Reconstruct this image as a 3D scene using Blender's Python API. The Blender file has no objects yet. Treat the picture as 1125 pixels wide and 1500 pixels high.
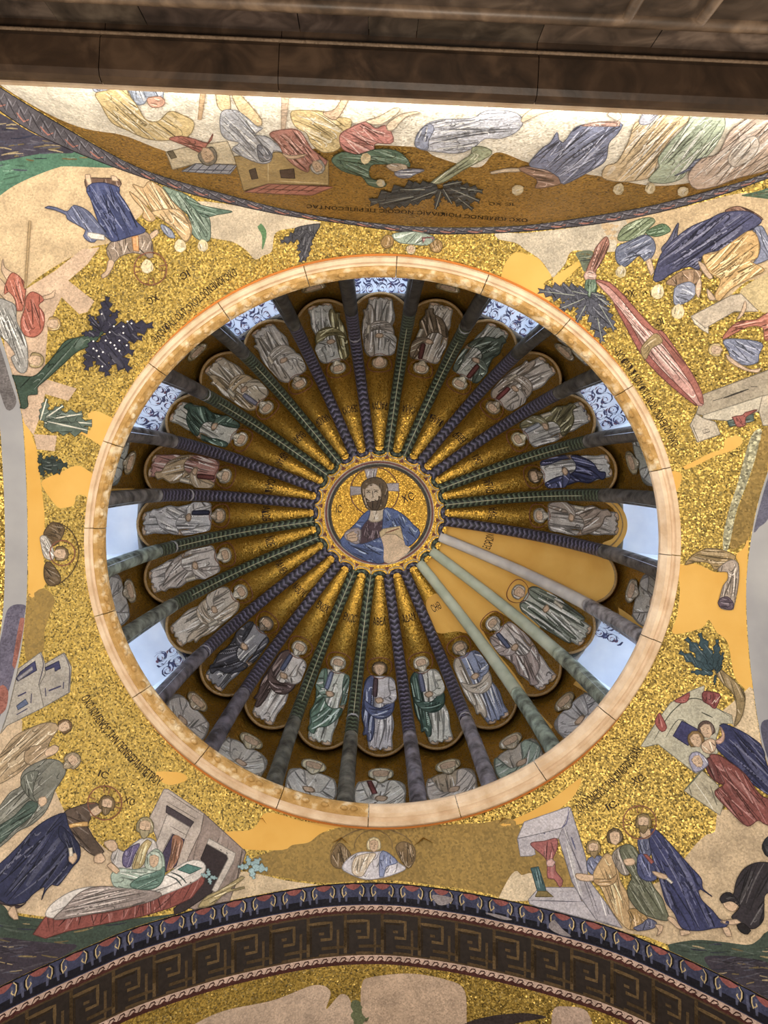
import bpy, bmesh, math, random
from math import pi, sin, cos, radians, sqrt, atan2, hypot
from mathutils import Vector, Matrix
from mathutils.bvhtree import BVHTree
from mathutils.geometry import delaunay_2d_cdt

random.seed(7)
C = bpy.context.scene.collection
H = 1.6                                   # eye height of the photographer above the floor
VX, VY, F = 548.0, 680.0, 1126.0          # zenith point of the photograph and focal length in pixels

# ------------------------------------------------------------------ camera
cam_data = bpy.data.cameras.new('camera')
cam = bpy.data.objects.new('camera', cam_data)
C.objects.link(cam)
cam.location = (0, 0, H)
cam.rotation_euler = (pi, 0, 0)           # straight up, image right = +X, image down = +Y
cam_data.sensor_fit = 'AUTO'
cam_data.sensor_width = 36.0
cam_data.lens = F / 1500 * 36.0
cam_data.shift_x = (562.5 - VX) / 1500
cam_data.shift_y = (VY - 750.0) / 1500
cam_data.clip_start = 0.05
bpy.context.scene.camera = cam

# ------------------------------------------------------------------ sky, lamps, exposure
world = bpy.data.worlds.new('overcast_sky')
bpy.context.scene.world = world
world.use_nodes = True
wn = world.node_tree.nodes
wn['Background'].inputs[0].default_value = (0.66, 0.80, 1.0, 1)
wn['Background'].inputs[1].default_value = 8.5

def area(name, loc, target, size, power, color, size_y=None):
    d = bpy.data.lights.new(name, 'AREA')
    d.energy = power
    d.color = color
    d.size = size
    if size_y:
        d.shape = 'RECTANGLE'
        d.size_y = size_y
    o = bpy.data.objects.new(name, d)
    C.objects.link(o)
    o.location = loc
    o.rotation_euler = (Vector(target) - Vector(loc)).to_track_quat('-Z', 'Y').to_euler()
    return o

WARM = (1.0, 0.80, 0.56)
strip = area('cornice_strip_light', (0.0, -1.41, 2.965 + H), (0.0, -0.7, 5.2 + H), 5.6, 62, (1.0, 0.93, 0.80), 0.05)
strip.rotation_euler = (Vector((0.0, 0.3, 1.0)).to_track_quat('-Z', 'Y')).to_euler()
strip.matrix_world = Matrix.Translation(strip.location) @ Matrix.Rotation(0.046, 4, 'Z') @ strip.rotation_euler.to_matrix().to_4x4()
area('west_pier_light', (-2.35, 0.75, 2.2 + H), (0.2, 0.6, 6.6 + H), 2.2, 38, (1.0, 0.91, 0.79), 0.25)
area('east_pier_light', (2.55, 0.75, 2.2 + H), (-0.1, 0.6, 6.6 + H), 2.2, 30, (1.0, 0.91, 0.79), 0.25)
area('hall_fill_light', (0.3, 1.6, 0.6), (0.1, 0.5, 7.0), 1.0, 165, (1.0, 0.89, 0.75))  # unseen fill added near the floor to brighten dome and cornice
sc = bpy.context.scene
sc.view_settings.view_transform = 'Standard'
sc.view_settings.look = 'None'
sc.view_settings.exposure = 0.1
sc.view_settings.gamma = 1.0
sc.view_settings.use_curve_mapping = False

# ------------------------------------------------------------------ helpers
def V3(x, y, z):
    return Vector((x, y, z + H))          # z counted from the eye, like the measurements

def srgb(c):
    if isinstance(c, str):
        c = [int(c[i:i + 2], 16) / 255 for i in (0, 2, 4)]
    return tuple(x / 12.92 if x <= 0.04045 else ((x + 0.055) / 1.055) ** 2.4 for x in c)

def linkobj(o, parent=None, label=None, cat=None, group=None, kind=None):
    if o.name not in C.objects:
        C.objects.link(o)
    if parent is not None:
        o.parent = parent
        o.matrix_parent_inverse = parent.matrix_basis.inverted()
    if label: o['label'] = label
    if cat: o['category'] = cat
    if group: o['group'] = group
    if kind: o['kind'] = kind
    return o

def empty(name, loc, **k):
    o = bpy.data.objects.new(name, None)
    o.empty_display_size = 0.1
    o.location = loc
    return linkobj(o, **k)

def mesh_obj(name, verts, faces, m, parent=None, cols=None, uvs=None, smooth=False, **k):
    me = bpy.data.meshes.new(name)
    me.from_pydata([tuple(v) for v in verts], [], faces)
    if cols is not None:
        at = me.color_attributes.new('Col', 'FLOAT_COLOR', 'CORNER')
        buf = []
        for f, c in zip(faces, cols):
            buf += (list(c) + [1.0]) * len(f)
        at.data.foreach_set('color', buf)
    if uvs is not None:
        ul = me.uv_layers.new(name='UVMap')
        buf = []
        for f in faces:
            for i in f:
                buf += uvs[i]
        ul.data.foreach_set('uv', buf)
    if smooth:
        me.polygons.foreach_set('use_smooth', [True] * len(faces))
    me.materials.append(m)
    me.update()
    o = bpy.data.objects.new(name, me)
    return linkobj(o, parent, **k)

class MB:
    """collects shapes for one mesh"""
    def __init__(s):
        s.v, s.f, s.c, s.uv = [], [], [], []
    def grid(s, fn, us, vs, col=(1, 1, 1), flip=False, uvfn=None):
        b = len(s.v); n = len(vs)
        for u in us:
            for v in vs:
                s.v.append(fn(u, v))
                s.uv.append(uvfn(u, v) if uvfn else (u, v))
        for i in range(len(us) - 1):
            for j in range(n - 1):
                q = [b + i * n + j, b + (i + 1) * n + j, b + (i + 1) * n + j + 1, b + i * n + j + 1]
                s.f.append(q[::-1] if flip else q); s.c.append(col)
        return s
    def tube(s, pts, rad, n=8, col=(1, 1, 1), up=None, cap=True):
        b = len(s.v); m = len(pts)
        L = 0.0
        for i, p in enumerate(pts):
            t = (pts[min(i + 1, m - 1)] - pts[max(i - 1, 0)]).normalized()
            a = up[i] if up else Vector((0.13, 0.31, 0.94))
            x = t.cross(a).normalized(); y = x.cross(t).normalized()
            r = rad[i] if isinstance(rad, (list, tuple)) else rad
            if i: L += (p - pts[i - 1]).length
            for k in range(n):
                w = 2 * pi * k / n
                s.v.append(p + x * (r * cos(w)) + y * (r * sin(w)))
                s.uv.append((k / n, L))
        for i in range(m - 1):
            for k in range(n):
                s.f.append([b + i * n + k, b + i * n + (k + 1) % n, b + (i + 1) * n + (k + 1) % n, b + (i + 1) * n + k]); s.c.append(col)
        if cap:
            s.f.append([b + k for k in range(n)]); s.c.append(col)
            s.f.append([b + (m - 1) * n + k for k in range(n)][::-1]); s.c.append(col)
        return s
    def hexa(s, p, col=(1, 1, 1)):
        """eight corners: four of the bottom, four of the top, in the same order"""
        b = len(s.v); s.v += p; s.uv += [(0, 0)] * 8
        for q in ((3, 2, 1, 0), (4, 5, 6, 7), (0, 1, 5, 4), (1, 2, 6, 5), (2, 3, 7, 6), (3, 0, 4, 7)):
            s.f.append([b + i for i in q]); s.c.append(col)
        return s
    def build(s, name, m, parent=None, smooth=False, **k):
        return mesh_obj(name, s.v, s.f, m, parent, s.c, s.uv, smooth, **k)

def lin(a, b, n):
    return [a + (b - a) * i / (n - 1) for i in range(n)]

def catmull(pts, closed=False, step=6.0):
    n = len(pts); out = []
    rng = range(n) if closed else range(n - 1)
    g = (lambda i: pts[i % n]) if closed else (lambda i: pts[max(0, min(n - 1, i))])
    for i in rng:
        p0, p1, p2, p3 = g(i - 1), g(i), g(i + 1), g(i + 2)
        k = max(1, int(hypot(p2[0] - p1[0], p2[1] - p1[1]) / step))
        for j in range(k):
            t = j / k
            out.append(tuple(0.5 * (2 * p1[a] + (p2[a] - p0[a]) * t + (2 * p0[a] - 5 * p1[a] + 4 * p2[a] - p3[a]) * t * t
                                    + (3 * p1[a] - p0[a] - 3 * p2[a] + p3[a]) * t ** 3) for a in (0, 1)))
    if not closed: out.append(tuple(pts[-1]))
    return out

# ------------------------------------------------------------------ materials
def nodes_of(name):
    m = bpy.data.materials.new(name)
    m.use_nodes = True
    nt = m.node_tree
    return m, nt, nt.nodes['Principled BSDF']

def N(nt, t, **k):
    n = nt.nodes.new(t)
    for a, b in k.items():
        setattr(n, a, b)
    return n

def tesserae(nt, b, scale, relief, base_socket, vary, lost=0.0, nscale=3.0, namp=0.12):
    """little glass cubes: every cell has its own tilt and its own tone"""
    L = nt.links
    tc = N(nt, 'ShaderNodeTexCoord')
    vo = N(nt, 'ShaderNodeTexVoronoi'); vo.inputs['Scale'].default_value = scale
    L.new(tc.outputs['Object'], vo.inputs['Vector'])
    sep = N(nt, 'ShaderNodeSeparateColor'); L.new(vo.outputs['Color'], sep.inputs[0])
    mr = N(nt, 'ShaderNodeMapRange'); mr.inputs['To Min'].default_value = 1 - vary; mr.inputs['To Max'].default_value = 1 + vary
    L.new(sep.outputs[0], mr.inputs['Value'])
    no = N(nt, 'ShaderNodeTexNoise'); no.inputs['Scale'].default_value = nscale; no.inputs['Detail'].default_value = 6
    L.new(tc.outputs['Object'], no.inputs['Vector'])
    m2 = N(nt, 'ShaderNodeMapRange'); m2.inputs['From Min'].default_value = 0.3; m2.inputs['From Max'].default_value = 0.7
    m2.inputs['To Min'].default_value = 1 - namp; m2.inputs['To Max'].default_value = 1 + namp
    L.new(no.outputs['Fac'], m2.inputs['Value'])
    mu = N(nt, 'ShaderNodeMath', operation='MULTIPLY'); L.new(mr.outputs[0], mu.inputs[0]); L.new(m2.outputs[0], mu.inputs[1])
    if lost:                                   # cubes that fell out leave dark pits
        th = N(nt, 'ShaderNodeMath', operation='LESS_THAN'); L.new(sep.outputs[1], th.inputs[0]); th.inputs[1].default_value = lost
        m4 = N(nt, 'ShaderNodeMapRange'); m4.inputs['To Min'].default_value = 1; m4.inputs['To Max'].default_value = 0.3; L.new(th.outputs[0], m4.inputs['Value'])
        m5 = N(nt, 'ShaderNodeMath', operation='MULTIPLY'); L.new(mu.outputs[0], m5.inputs[0]); L.new(m4.outputs[0], m5.inputs[1]); mu = m5
    vm = N(nt, 'ShaderNodeVectorMath', operation='SCALE'); L.new(base_socket, vm.inputs[0]); L.new(mu.outputs[0], vm.inputs['Scale'])
    L.new(vm.outputs[0], b.inputs['Base Color'])
    ge = N(nt, 'ShaderNodeNewGeometry')
    sb = N(nt, 'ShaderNodeVectorMath', operation='SUBTRACT'); L.new(vo.outputs['Color'], sb.inputs[0]); sb.inputs[1].default_value = (.5, .5, .5)
    s2 = N(nt, 'ShaderNodeVectorMath', operation='SCALE'); L.new(sb.outputs[0], s2.inputs[0]); s2.inputs['Scale'].default_value = relief
    ad = N(nt, 'ShaderNodeVectorMath', operation='ADD'); L.new(ge.outputs['Normal'], ad.inputs[0]); L.new(s2.outputs[0], ad.inputs[1])
    nm = N(nt, 'ShaderNodeVectorMath', operation='NORMALIZE'); L.new(ad.outputs[0], nm.inputs[0])
    L.new(nm.outputs[0], b.inputs['Normal'])

def attr(nt, name='Col'):
    a = N(nt, 'ShaderNodeAttribute'); a.attribute_name = name
    return a.outputs['Color']

def rgb(nt, c):
    a = N(nt, 'ShaderNodeRGB'); a.outputs[0].default_value = (*srgb(c), 1)
    return a.outputs[0]

def make_gold(name, col, scale=75, relief=0.9, metal=0.75, rough=0.38, vary=0.35, lost=0.0):
    m, nt, b = nodes_of(name)
    b.inputs['Metallic'].default_value = metal
    b.inputs['Roughness'].default_value = rough
    tesserae(nt, b, scale, relief, rgb(nt, col), vary, lost)
    return m
GOLD = make_gold('gold_mosaic', 'bea254', 120, 0.85, 0.5, 0.40, 0.55, 0.15)
DIMGOLD = make_gold('dim_gold_mosaic', 'a07c3c', 120, 0.5, 0.35, 0.5, 0.4, 0.06)
GOLD_FINE = make_gold('fine_gold_mosaic', 'a98436', 140, 0.42, 0.85, 0.30, 0.3, 0.05)

MOSAIC, nt, b = nodes_of('stone_mosaic')
b.inputs['Roughness'].default_value = 0.5
b.inputs['Specular IOR Level'].default_value = 0.2
hs = N(nt, 'ShaderNodeHueSaturation'); hs.inputs['Saturation'].default_value = 0.8; nt.links.new(attr(nt), hs.inputs['Color'])
tesserae(nt, b, 120, 0.25, hs.outputs[0], 0.2, 0.0, 9.0, 0.2)

def noise_mat(name, c1, c2, scale=4.0, rough=0.7, bump=0.15, detail=8, c3=None, dist=0.0, attrcol=False):
    m, nt, b = nodes_of(name)
    L = nt.links
    tc = N(nt, 'ShaderNodeTexCoord')
    no = N(nt, 'ShaderNodeTexNoise'); no.inputs['Scale'].default_value = scale; no.inputs['Detail'].default_value = detail
    no.inputs['Distortion'].default_value = dist
    L.new(tc.outputs['Object'], no.inputs['Vector'])
    cr = N(nt, 'ShaderNodeValToRGB')
    cr.color_ramp.elements[0].position = 0.32; cr.color_ramp.elements[0].color = (*srgb(c1), 1)
    cr.color_ramp.elements[1].position = 0.68; cr.color_ramp.elements[1].color = (*srgb(c2), 1)
    if c3:
        e = cr.color_ramp.elements.new(0.5); e.color = (*srgb(c3), 1)
    L.new(no.outputs['Fac'], cr.inputs[0])
    if attrcol:
        mx = N(nt, 'ShaderNodeMix', data_type='RGBA', blend_type='MULTIPLY'); mx.inputs[0].default_value = 1
        L.new(cr.outputs[0], mx.inputs[6]); L.new(attr(nt), mx.inputs[7]); L.new(mx.outputs[2], b.inputs['Base Color'])
    else:
        L.new(cr.outputs[0], b.inputs['Base Color'])
    b.inputs['Roughness'].default_value = rough
    if bump:
        bp = N(nt, 'ShaderNodeBump'); bp.inputs['Strength'].default_value = bump; bp.inputs['Distance'].default_value = 0.02
        n2 = N(nt, 'ShaderNodeTexNoise'); n2.inputs['Scale'].default_value = scale * 6; n2.inputs['Detail'].default_value = 6
        L.new(tc.outputs['Object'], n2.inputs['Vector'])
        L.new(n2.outputs['Fac'], bp.inputs['Height']); L.new(bp.outputs[0], b.inputs['Normal'])
    return m
OCHRE = noise_mat('ochre_plaster', 'd2a24e', 'dfb463', 2.5, 0.85, 0.05)
PLASTER = noise_mat('tinted_plaster', 'ececec', 'ffffff', 5, 0.85, 0.06, attrcol=True)
GREYPL = noise_mat('grey_plaster', '8f9097', 'adadb0', 2, 0.85, 0.05)
STONE = noise_mat('pale_ring_stone', 'c9ab8b', 'e6d0b6', 9, 0.75, 0.25)
GILT = noise_mat('worn_gilded_stone', 'a58046', 'e4d0ae', 15, 0.7, 0.5, c3='bd965a')
MARBLE = noise_mat('dark_veined_marble', '3e3630', '7a6c60', 5, 0.45, 0.05, c3='5a4e45', dist=1.5, attrcol=True)
WHITEPL = noise_mat('white_window_plaster', 'c3cad6', 'd6dbe2', 5, 0.9, 0.05)
PAINT = noise_mat('plain_wall', '7d6f60', '9a8a78', 3, 0.8, 0.1)
FLOORM = noise_mat('marble_floor', '8d8478', 'b5aa9b', 3, 0.4, 0.05)

def rib_mat(name, dark, light):
    """leaf garland: overlapping chevron scales along the rib"""
    m, nt, b = nodes_of(name)
    L = nt.links
    uv = N(nt, 'ShaderNodeUVMap')
    sx = N(nt, 'ShaderNodeSeparateXYZ'); L.new(uv.outputs[0], sx.inputs[0])
    a = N(nt, 'ShaderNodeMath', operation='MULTIPLY'); a.inputs[1].default_value = 4.0; L.new(sx.outputs[0], a.inputs[0])
    fr = N(nt, 'ShaderNodeMath', operation='FRACT'); L.new(a.outputs[0], fr.inputs[0])
    s5 = N(nt, 'ShaderNodeMath', operation='SUBTRACT'); L.new(fr.outputs[0], s5.inputs[0]); s5.inputs[1].default_value = .5
    ab = N(nt, 'ShaderNodeMath', operation='ABSOLUTE'); L.new(s5.outputs[0], ab.inputs[0])
    l = N(nt, 'ShaderNodeMath', operation='MULTIPLY'); l.inputs[1].default_value = 17.0; L.new(sx.outputs[1], l.inputs[0])
    ad = N(nt, 'ShaderNodeMath', operation='ADD'); L.new(ab.outputs[0], ad.inputs[0]); L.new(l.outputs[0], ad.inputs[1])
    f2 = N(nt, 'ShaderNodeMath', operation='FRACT'); L.new(ad.outputs[0], f2.inputs[0])
    cr = N(nt, 'ShaderNodeValToRGB'); cr.color_ramp.elements[0].color = (*srgb(dark), 1)
    cr.color_ramp.elements[1].color = (*srgb(light), 1); cr.color_ramp.elements[0].position = .45
    L.new(f2.outputs[0], cr.inputs[0])
    b.inputs['Roughness'].default_value = 0.5
    tesserae(nt, b, 130, 0.25, cr.outputs[0], 0.2)
    return m
RIB_P = rib_mat('purple_garland_mosaic', '262430', '77738c')
RIB_G = rib_mat('green_garland_mosaic', '20261f', '6d7c66')
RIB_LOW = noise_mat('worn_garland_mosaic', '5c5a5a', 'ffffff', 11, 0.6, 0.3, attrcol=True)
RIB_FADED = noise_mat('faded_rib_plaster', 'b9b4b4', 'd3cdc8', 6, 0.85, 0.05)
RIB_FADEDG = noise_mat('faded_green_rib_plaster', 'aab3a0', 'c5cbb9', 6, 0.85, 0.05)

GLASS = bpy.data.materials.new('window_glass'); GLASS.use_nodes = True
nt = GLASS.node_tree; nt.nodes.clear()
o_ = N(nt, 'ShaderNodeOutputMaterial'); mx = N(nt, 'ShaderNodeMixShader'); tr = N(nt, 'ShaderNodeBsdfTransparent'); gl = N(nt, 'ShaderNodeBsdfGlossy')
gl.inputs['Roughness'].default_value = 0.05; mx.inputs[0].default_value = 0.08
nt.links.new(tr.outputs[0], mx.inputs[1]); nt.links.new(gl.outputs[0], mx.inputs[2]); nt.links.new(mx.outputs[0], o_.inputs[0])

# ------------------------------------------------------------------ measured shapes
AX, AY, KX = 0.052, 0.485, 1.05           # axis of the dome; its plan is a little wider than deep
PROFILE = [(1.80, 4.78), (1.81, 5.3), (1.80, 5.8), (1.765, 6.2), (1.68, 6.6), (1.52, 7.0), (1.30, 7.32), (1.05, 7.5), (0.8, 7.6), (0.60, 7.65)]
_pp = catmull([(a * 1000, b * 1000) for a, b in PROFILE], False, 20)
_pp = [(a / 1000, b / 1000) for a, b in _pp]
_ps = [0.0]
for i in range(1, len(_pp)):
    _ps.append(_ps[-1] + hypot(_pp[i][0] - _pp[i - 1][0], _pp[i][1] - _pp[i - 1][1]))
SL = _ps[-1]                               # length of a meridian from the ring to the medallion

def prof(s):
    s = max(0.0, min(SL - 1e-6, s))
    lo, hi = 0, len(_ps) - 1
    while hi - lo > 1:
        m = (lo + hi) // 2
        if _ps[m] <= s: lo = m
        else: hi = m
    t = (s - _ps[lo]) / (_ps[lo + 1] - _ps[lo])
    r = _pp[lo][0] + t * (_pp[lo + 1][0] - _pp[lo][0]); z = _pp[lo][1] + t * (_pp[lo + 1][1] - _pp[lo][1])
    dr = _pp[lo + 1][0] - _pp[lo][0]; dz = _pp[lo + 1][1] - _pp[lo][1]; q = hypot(dr, dz)
    return r, z, dz / q, -dr / q           # radius, height, outward normal

def s_of_r(rr):
    """arc length at which the upper part of the dome has the radius rr"""
    for i in range(len(_pp) - 1, 0, -1):
        if _pp[i][0] <= rr <= _pp[i - 1][0]: 
            return _ps[i] - (rr - _pp[i][0]) / (_pp[i - 1][0] - _pp[i][0]) * (_ps[i] - _ps[i - 1])
    return 0.0

def dome(th, s, off=0.0):
    r, z, nr, nz = prof(s)
    r += nr * off; z += nz * off
    return V3(AX + KX * r * cos(th), AY + r * sin(th), z)

HB = radians(7.5)
def flute(k, phi, s, lift=0.0):
    """point of the k-th upper flute; phi runs -1..1 between its ribs, lift is towards the room"""
    r = prof(s)[0]
    d = 0.085 * min(r, 1.1) * (1 - phi * phi)
    return dome(radians(15 * k) + phi * HB, s, d - lift)

S_U = s_of_r(1.768)                       # where the upper flutes end
def niche(k, phi, s, lift=0.0):
    return dome(radians(15 * k) + phi * HB, s, 0.06 + 0.08 * (1 - phi * phi) - lift)

RS, RC = 3.27, (0.055, 0.485, 2.115)      # the sail vault under the dome
def on_sphere(px, py, rs=RS):
    d = Vector(((px - VX) / F, (py - VY) / F, 1.0)); c = Vector(RC)
    a = d.dot(d); b_ = d.dot(c); cc = c.dot(c) - rs * rs
    z = (b_ + sqrt(b_ * b_ - a * cc)) / a
    return V3(d.x * z, d.y * z, z)

TOP = catmull([(-150, 12), (-60, 85), (0, 126), (64, 166), (142, 213), (199, 243), (249, 261), (320, 281), (400, 302), (467, 316), (538, 325), (609, 331),
               (680, 332.5), (760, 330), (814, 324), (885, 313), (956, 300), (1045, 277), (1125, 252), (1300, 185)], False, 14)
BOT = catmull([(-250, 1580), (-120, 1508), (0, 1445), (70, 1412), (142, 1381), (199, 1358), (284, 1333), (360, 1315), (467, 1297), (560, 1293), (644, 1301), (725, 1315), (814, 1335),
               (903, 1361), (1009, 1406), (1125, 1464), (1330, 1580)], False, 14)
LEFT = catmull([(-150, 12), (-95, 200), (-45, 370), (0, 491), (21, 560), (32, 610), (37, 680), (40, 760), (40, 837), (38, 890), (31, 950), (19, 1010), (0, 1075), (-60, 1210), (-250, 1580)], False, 14)
RIGHT = catmull([(1300, 185), (1225, 400), (1165, 570), (1125, 690), (1111, 735), (1102, 778), (1095, 830), (1093, 870), (1095, 925), (1101, 990), (1111, 1060), (1125, 1120), (1190, 1280), (1330, 1580)], False, 14)

BV, BF = [], []                            # everything a picture can be laid on
def add_bvh(o):
    b_ = len(BV)
    BV.extend([v.co.copy() for v in o.data.vertices])
    BF.extend([[b_ + i for i in p.vertices] for p in o.data.polygons])

# ------------------------------------------------------------------ vault and arches
vault_root = empty('ceiling_vault', V3(AX, AY, 4.6), kind='structure', label='gold mosaic sail vault with pictures around the stone ring of the dome')
RING_OUT = 1.775
outline = TOP[:-1] + RIGHT[:-1] + BOT[::-1][:-1] + LEFT[::-1][:-1]
def ring_px(i):
    p = outline[i % len(outline)]
    a = atan2((p[1] - 793) / 1.0, (p[0] - 561))
    rad = RING_OUT - 0.03
    x, y, z = AX + KX * rad * cos(a), AY + rad * sin(a), 4.85
    return (VX + F * x / z, VY + F * y / z)
vb = MB()
NR = 44
for i in range(len(outline)):
    q = ring_px(i); p = outline[i]
    for j in range(NR + 1):
        t = j / NR
        vb.v.append(on_sphere(q[0] + (p[0] - q[0]) * t, q[1] + (p[1] - q[1]) * t)); vb.uv.append((0, 0))
n_ = len(outline)
for i in range(n_):
    for j in range(NR):
        vb.f.append([i * (NR + 1) + j, i * (NR + 1) + j + 1, ((i + 1) % n_) * (NR + 1) + j + 1, ((i + 1) % n_) * (NR + 1) + j]); vb.c.append((1, 1, 1))
vault = vb.build('vault_surface', GOLD, vault_root, smooth=True)
add_bvh(vault)

def extrude(curve, dirv, d0, d1, nd, name, m, parent=None, kind='structure', floor=None, **k):
    mb = MB()
    P = [on_sphere(*c) for c in curve]
    ds = lin(d0, d1, nd)
    for p in P:
        for d in ds:
            q = p + Vector(dirv) * d
            if floor is not None: q.z = max(q.z, floor)
            mb.v.append(q); mb.uv.append((0, 0))
    for i in range(len(P) - 1):
        for j in range(nd - 1):
            mb.f.append([i * nd + j, (i + 1) * nd + j, (i + 1) * nd + j + 1, i * nd + j + 1]); mb.c.append((1, 1, 1))
    o = mb.build(name, m, parent, smooth=True, kind=kind, **k)
    add_bvh(o)
    return o

DARKMOS = noise_mat('dark_border_mosaic', '1c1b28', '30303f', 30, 0.55, 0.1)
MEANDERBG = noise_mat('dark_soffit_mosaic', '1d1716', '2c2422', 40, 0.55, 0.1)
arch_s = empty('ceiling_arch', V3(AX, 2.6, 4.6), kind='structure', label='broad arch with a dark tulip border and a gold meander along its soffit')
extrude(BOT, (0, 1, 0), 0, 0.135, 3, 'border_band', DARKMOS, arch_s, None)
extrude(BOT, (0, 1, 0), 0.135, 0.47, 4, 'soffit', MEANDERBG, arch_s, None)
bay_s = empty('ceiling_bay', V3(AX, 3.4, 4.6), kind='structure', label='gold mosaic vault of the next bay beyond the meander arch')
extrude(BOT, (0, 1, 0), 0.47, 2.2, 8, 'bay_surface', GOLD, bay_s, None)
arch_w = empty('ceiling_arch', V3(-2.2, AY, 4.6), kind='structure', label='grey plastered arch at the left edge with scraps of border mosaic')
extrude(LEFT, (-1, 0, 0), 0, 0.135, 3, 'soffit', GREYPL, arch_w, None)
bay_w = empty('ceiling_bay', V3(-3.2, AY, 4.6), kind='structure', label='gold mosaic vault of the bay left of the grey arch')
extrude(LEFT, (-1, 0, 0), 0.135, 2.3, 6, 'bay_surface', GOLD, bay_w, None)
arch_e = empty('ceiling_arch', V3(2.3, AY, 4.6), kind='structure', label='grey plastered arch at the right edge with a strip of border mosaic')
extrude(RIGHT, (1, 0, 0), 0, 0.6, 3, 'soffit', GREYPL, arch_e, None)
bay_e = empty('ceiling_bay', V3(3.3, AY, 4.6), kind='structure', label='vault of the bay beyond the right grey arch')
extrude(RIGHT, (1, 0, 0), 0.6, 2.2, 6, 'bay_surface', GOLD, bay_e, None)

lun = empty('wall_lunette', V3(0, -1.6, 3.6), kind='structure', label='lunette wall over the cornice with a large mosaic scene')
extrude(TOP, (0, 0, -1), 0, 1.9, 20, 'lunette_surface', DIMGOLD, lun, None, floor=2.95 + H)

# north wall, cornice
WDIR = Vector((1, 0.046, 0)).normalized(); WN = Vector((-WDIR.y, WDIR.x, 0))     # along the wall, and out of it into the room
def wallp(u, out, z):
    p = Vector((0, -1.63, 0)) + WDIR * u + WN * out
    return V3(p.x, p.y, z)
north = empty('wall_north', wallp(0, 0, 0), kind='structure', label='dark marble panelled wall under the cornice')
def wallbox(name, u0, u1, z0, z1, o0, o1, m, parent, col=(1, 1, 1), bev=0.0, **k):
    mb = MB()
    mb.hexa([wallp(u0, o0, z0), wallp(u1, o0, z0), wallp(u1, o1, z0), wallp(u0, o1, z0),
             wallp(u0, o0, z1), wallp(u1, o0, z1), wallp(u1, o1, z1), wallp(u0, o1, z1)], col)
    return mb.build(name, m, parent, **k)
wallbox('wall_core', -4.6, 4.6, -H, 3.0, -0.12, -0.02, PAINT, north)

# closed hall round about, out of the frame
def quad(name, pts, m, **k):
    return mesh_obj(name, pts, [list(range(len(pts)))], m, **k)
quad('floor', [V3(-4.6, -2.2, -H), V3(4.6, -2.2, -H), V3(4.6, 4.7, -H), V3(-4.6, 4.7, -H)], FLOORM, kind='structure')
quad('wall_south', [V3(-4.6, 4.7, -H), V3(4.6, 4.7, -H), V3(4.6, 4.7, 4.95), V3(-4.6, 4.7, 4.95)], PAINT, kind='structure')
quad('wall_west', [V3(-4.4, -2.6, -H), V3(-4.4, 4.7, -H), V3(-4.4, 4.7, 4.95), V3(-4.4, -2.6, 4.95)], PAINT, kind='structure')
quad('wall_east', [V3(4.5, -2.6, -H), V3(4.5, 4.7, -H), V3(4.5, 4.7, 4.95), V3(4.5, -2.6, 4.95)], PAINT, kind='structure')
quad('wall_north_upper', [V3(-4.6, -2.55, -H), V3(4.6, -2.55, -H), V3(4.6, -2.55, 4.95), V3(-4.6, -2.55, 4.95)], PAINT, kind='structure')
rf = MB()
def sealp(a, t):
    q = (cos(a), sin(a)); m_ = max(abs(q[0]), abs(q[1]))
    x0, y0 = AX + KX * 1.9 * q[0], AY + 1.9 * q[1]
    x1, y1 = 4.7 * q[0] / m_, 1.05 + 3.8 * q[1] / m_
    return V3(x0 + (x1 - x0) * t, y0 + (y1 - y0) * t, 4.93)
rf.grid(sealp, lin(0, 2 * pi, 97), [0, 1])
rf.build('sky_seal_slab', PAINT, kind='structure')  # unseen slab added to stop sky light leaking in above the vaults

# ------------------------------------------------------------------ dome
droot = empty('ceiling', V3(AX, AY, 4.85), kind='structure', label='melon dome of twenty-four gold flutes around a round medallion')
WINDOWS = (0, 2, 10, 12, 14, 16, 18, 20, 22)
FADED_FLUTE = (1,)
us = lin(-1, 1, 17)
FLUTES, NICHES = {}, {}
for k in range(24):
    mb = MB()
    def fpt(phi, t, k=k):
        b_ = S_U + 0.19 * (1 - sqrt(max(0, 1 - 0.97 * phi * phi)))
        return flute(k, phi, b_ + (SL - b_) * t)
    mb.grid(fpt, us, lin(0, 1, 40))
    m_ = OCHRE if k in FADED_FLUTE else GOLD_FINE
    o = mb.build('flute', m_, droot, smooth=True)
    FLUTES[k] = o
    add_bvh(o)
    rim = MB()
    pts = [flute(k, p, S_U + 0.19 * (1 - sqrt(max(0, 1 - 0.97 * p * p))) , -0.004) for p in lin(-0.97, 0.97, 19)]
    rim.tube(pts, 0.012, 6, srgb('8a6a34'))
    rim.build('rim', MOSAIC, o, smooth=True)
S_N = S_U + 0.3
for k in range(24):
    if k in WINDOWS: continue
    mb = MB()
    mb.grid(lambda p, s, k=k: niche(k, p, s), lin(-1, 1, 13), lin(0, S_N, 22))
    o = mb.build('niche', GOLD_FINE, droot, smooth=True)
    NICHES[k] = o
    add_bvh(o)
SHAFT = ['77716e', 'b5afb3', 'b4beae', 'aab9ac', '9a95a0', '918c99', '7f7d74', '72726a', '77727e', '807b86', '949a90', 'a6b2a6', '807b78', '76706e', '6c6664', '5f5c56', '56524c', '4c4844', '48443f', '4c4842', '56524a', '5f5a54', '6a6560', '716c68']  # worn greys, with window gleam and the shaded top side put into the tones
SP = [1.35, 1.75, 2.0, 1.15, 1.55]
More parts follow.
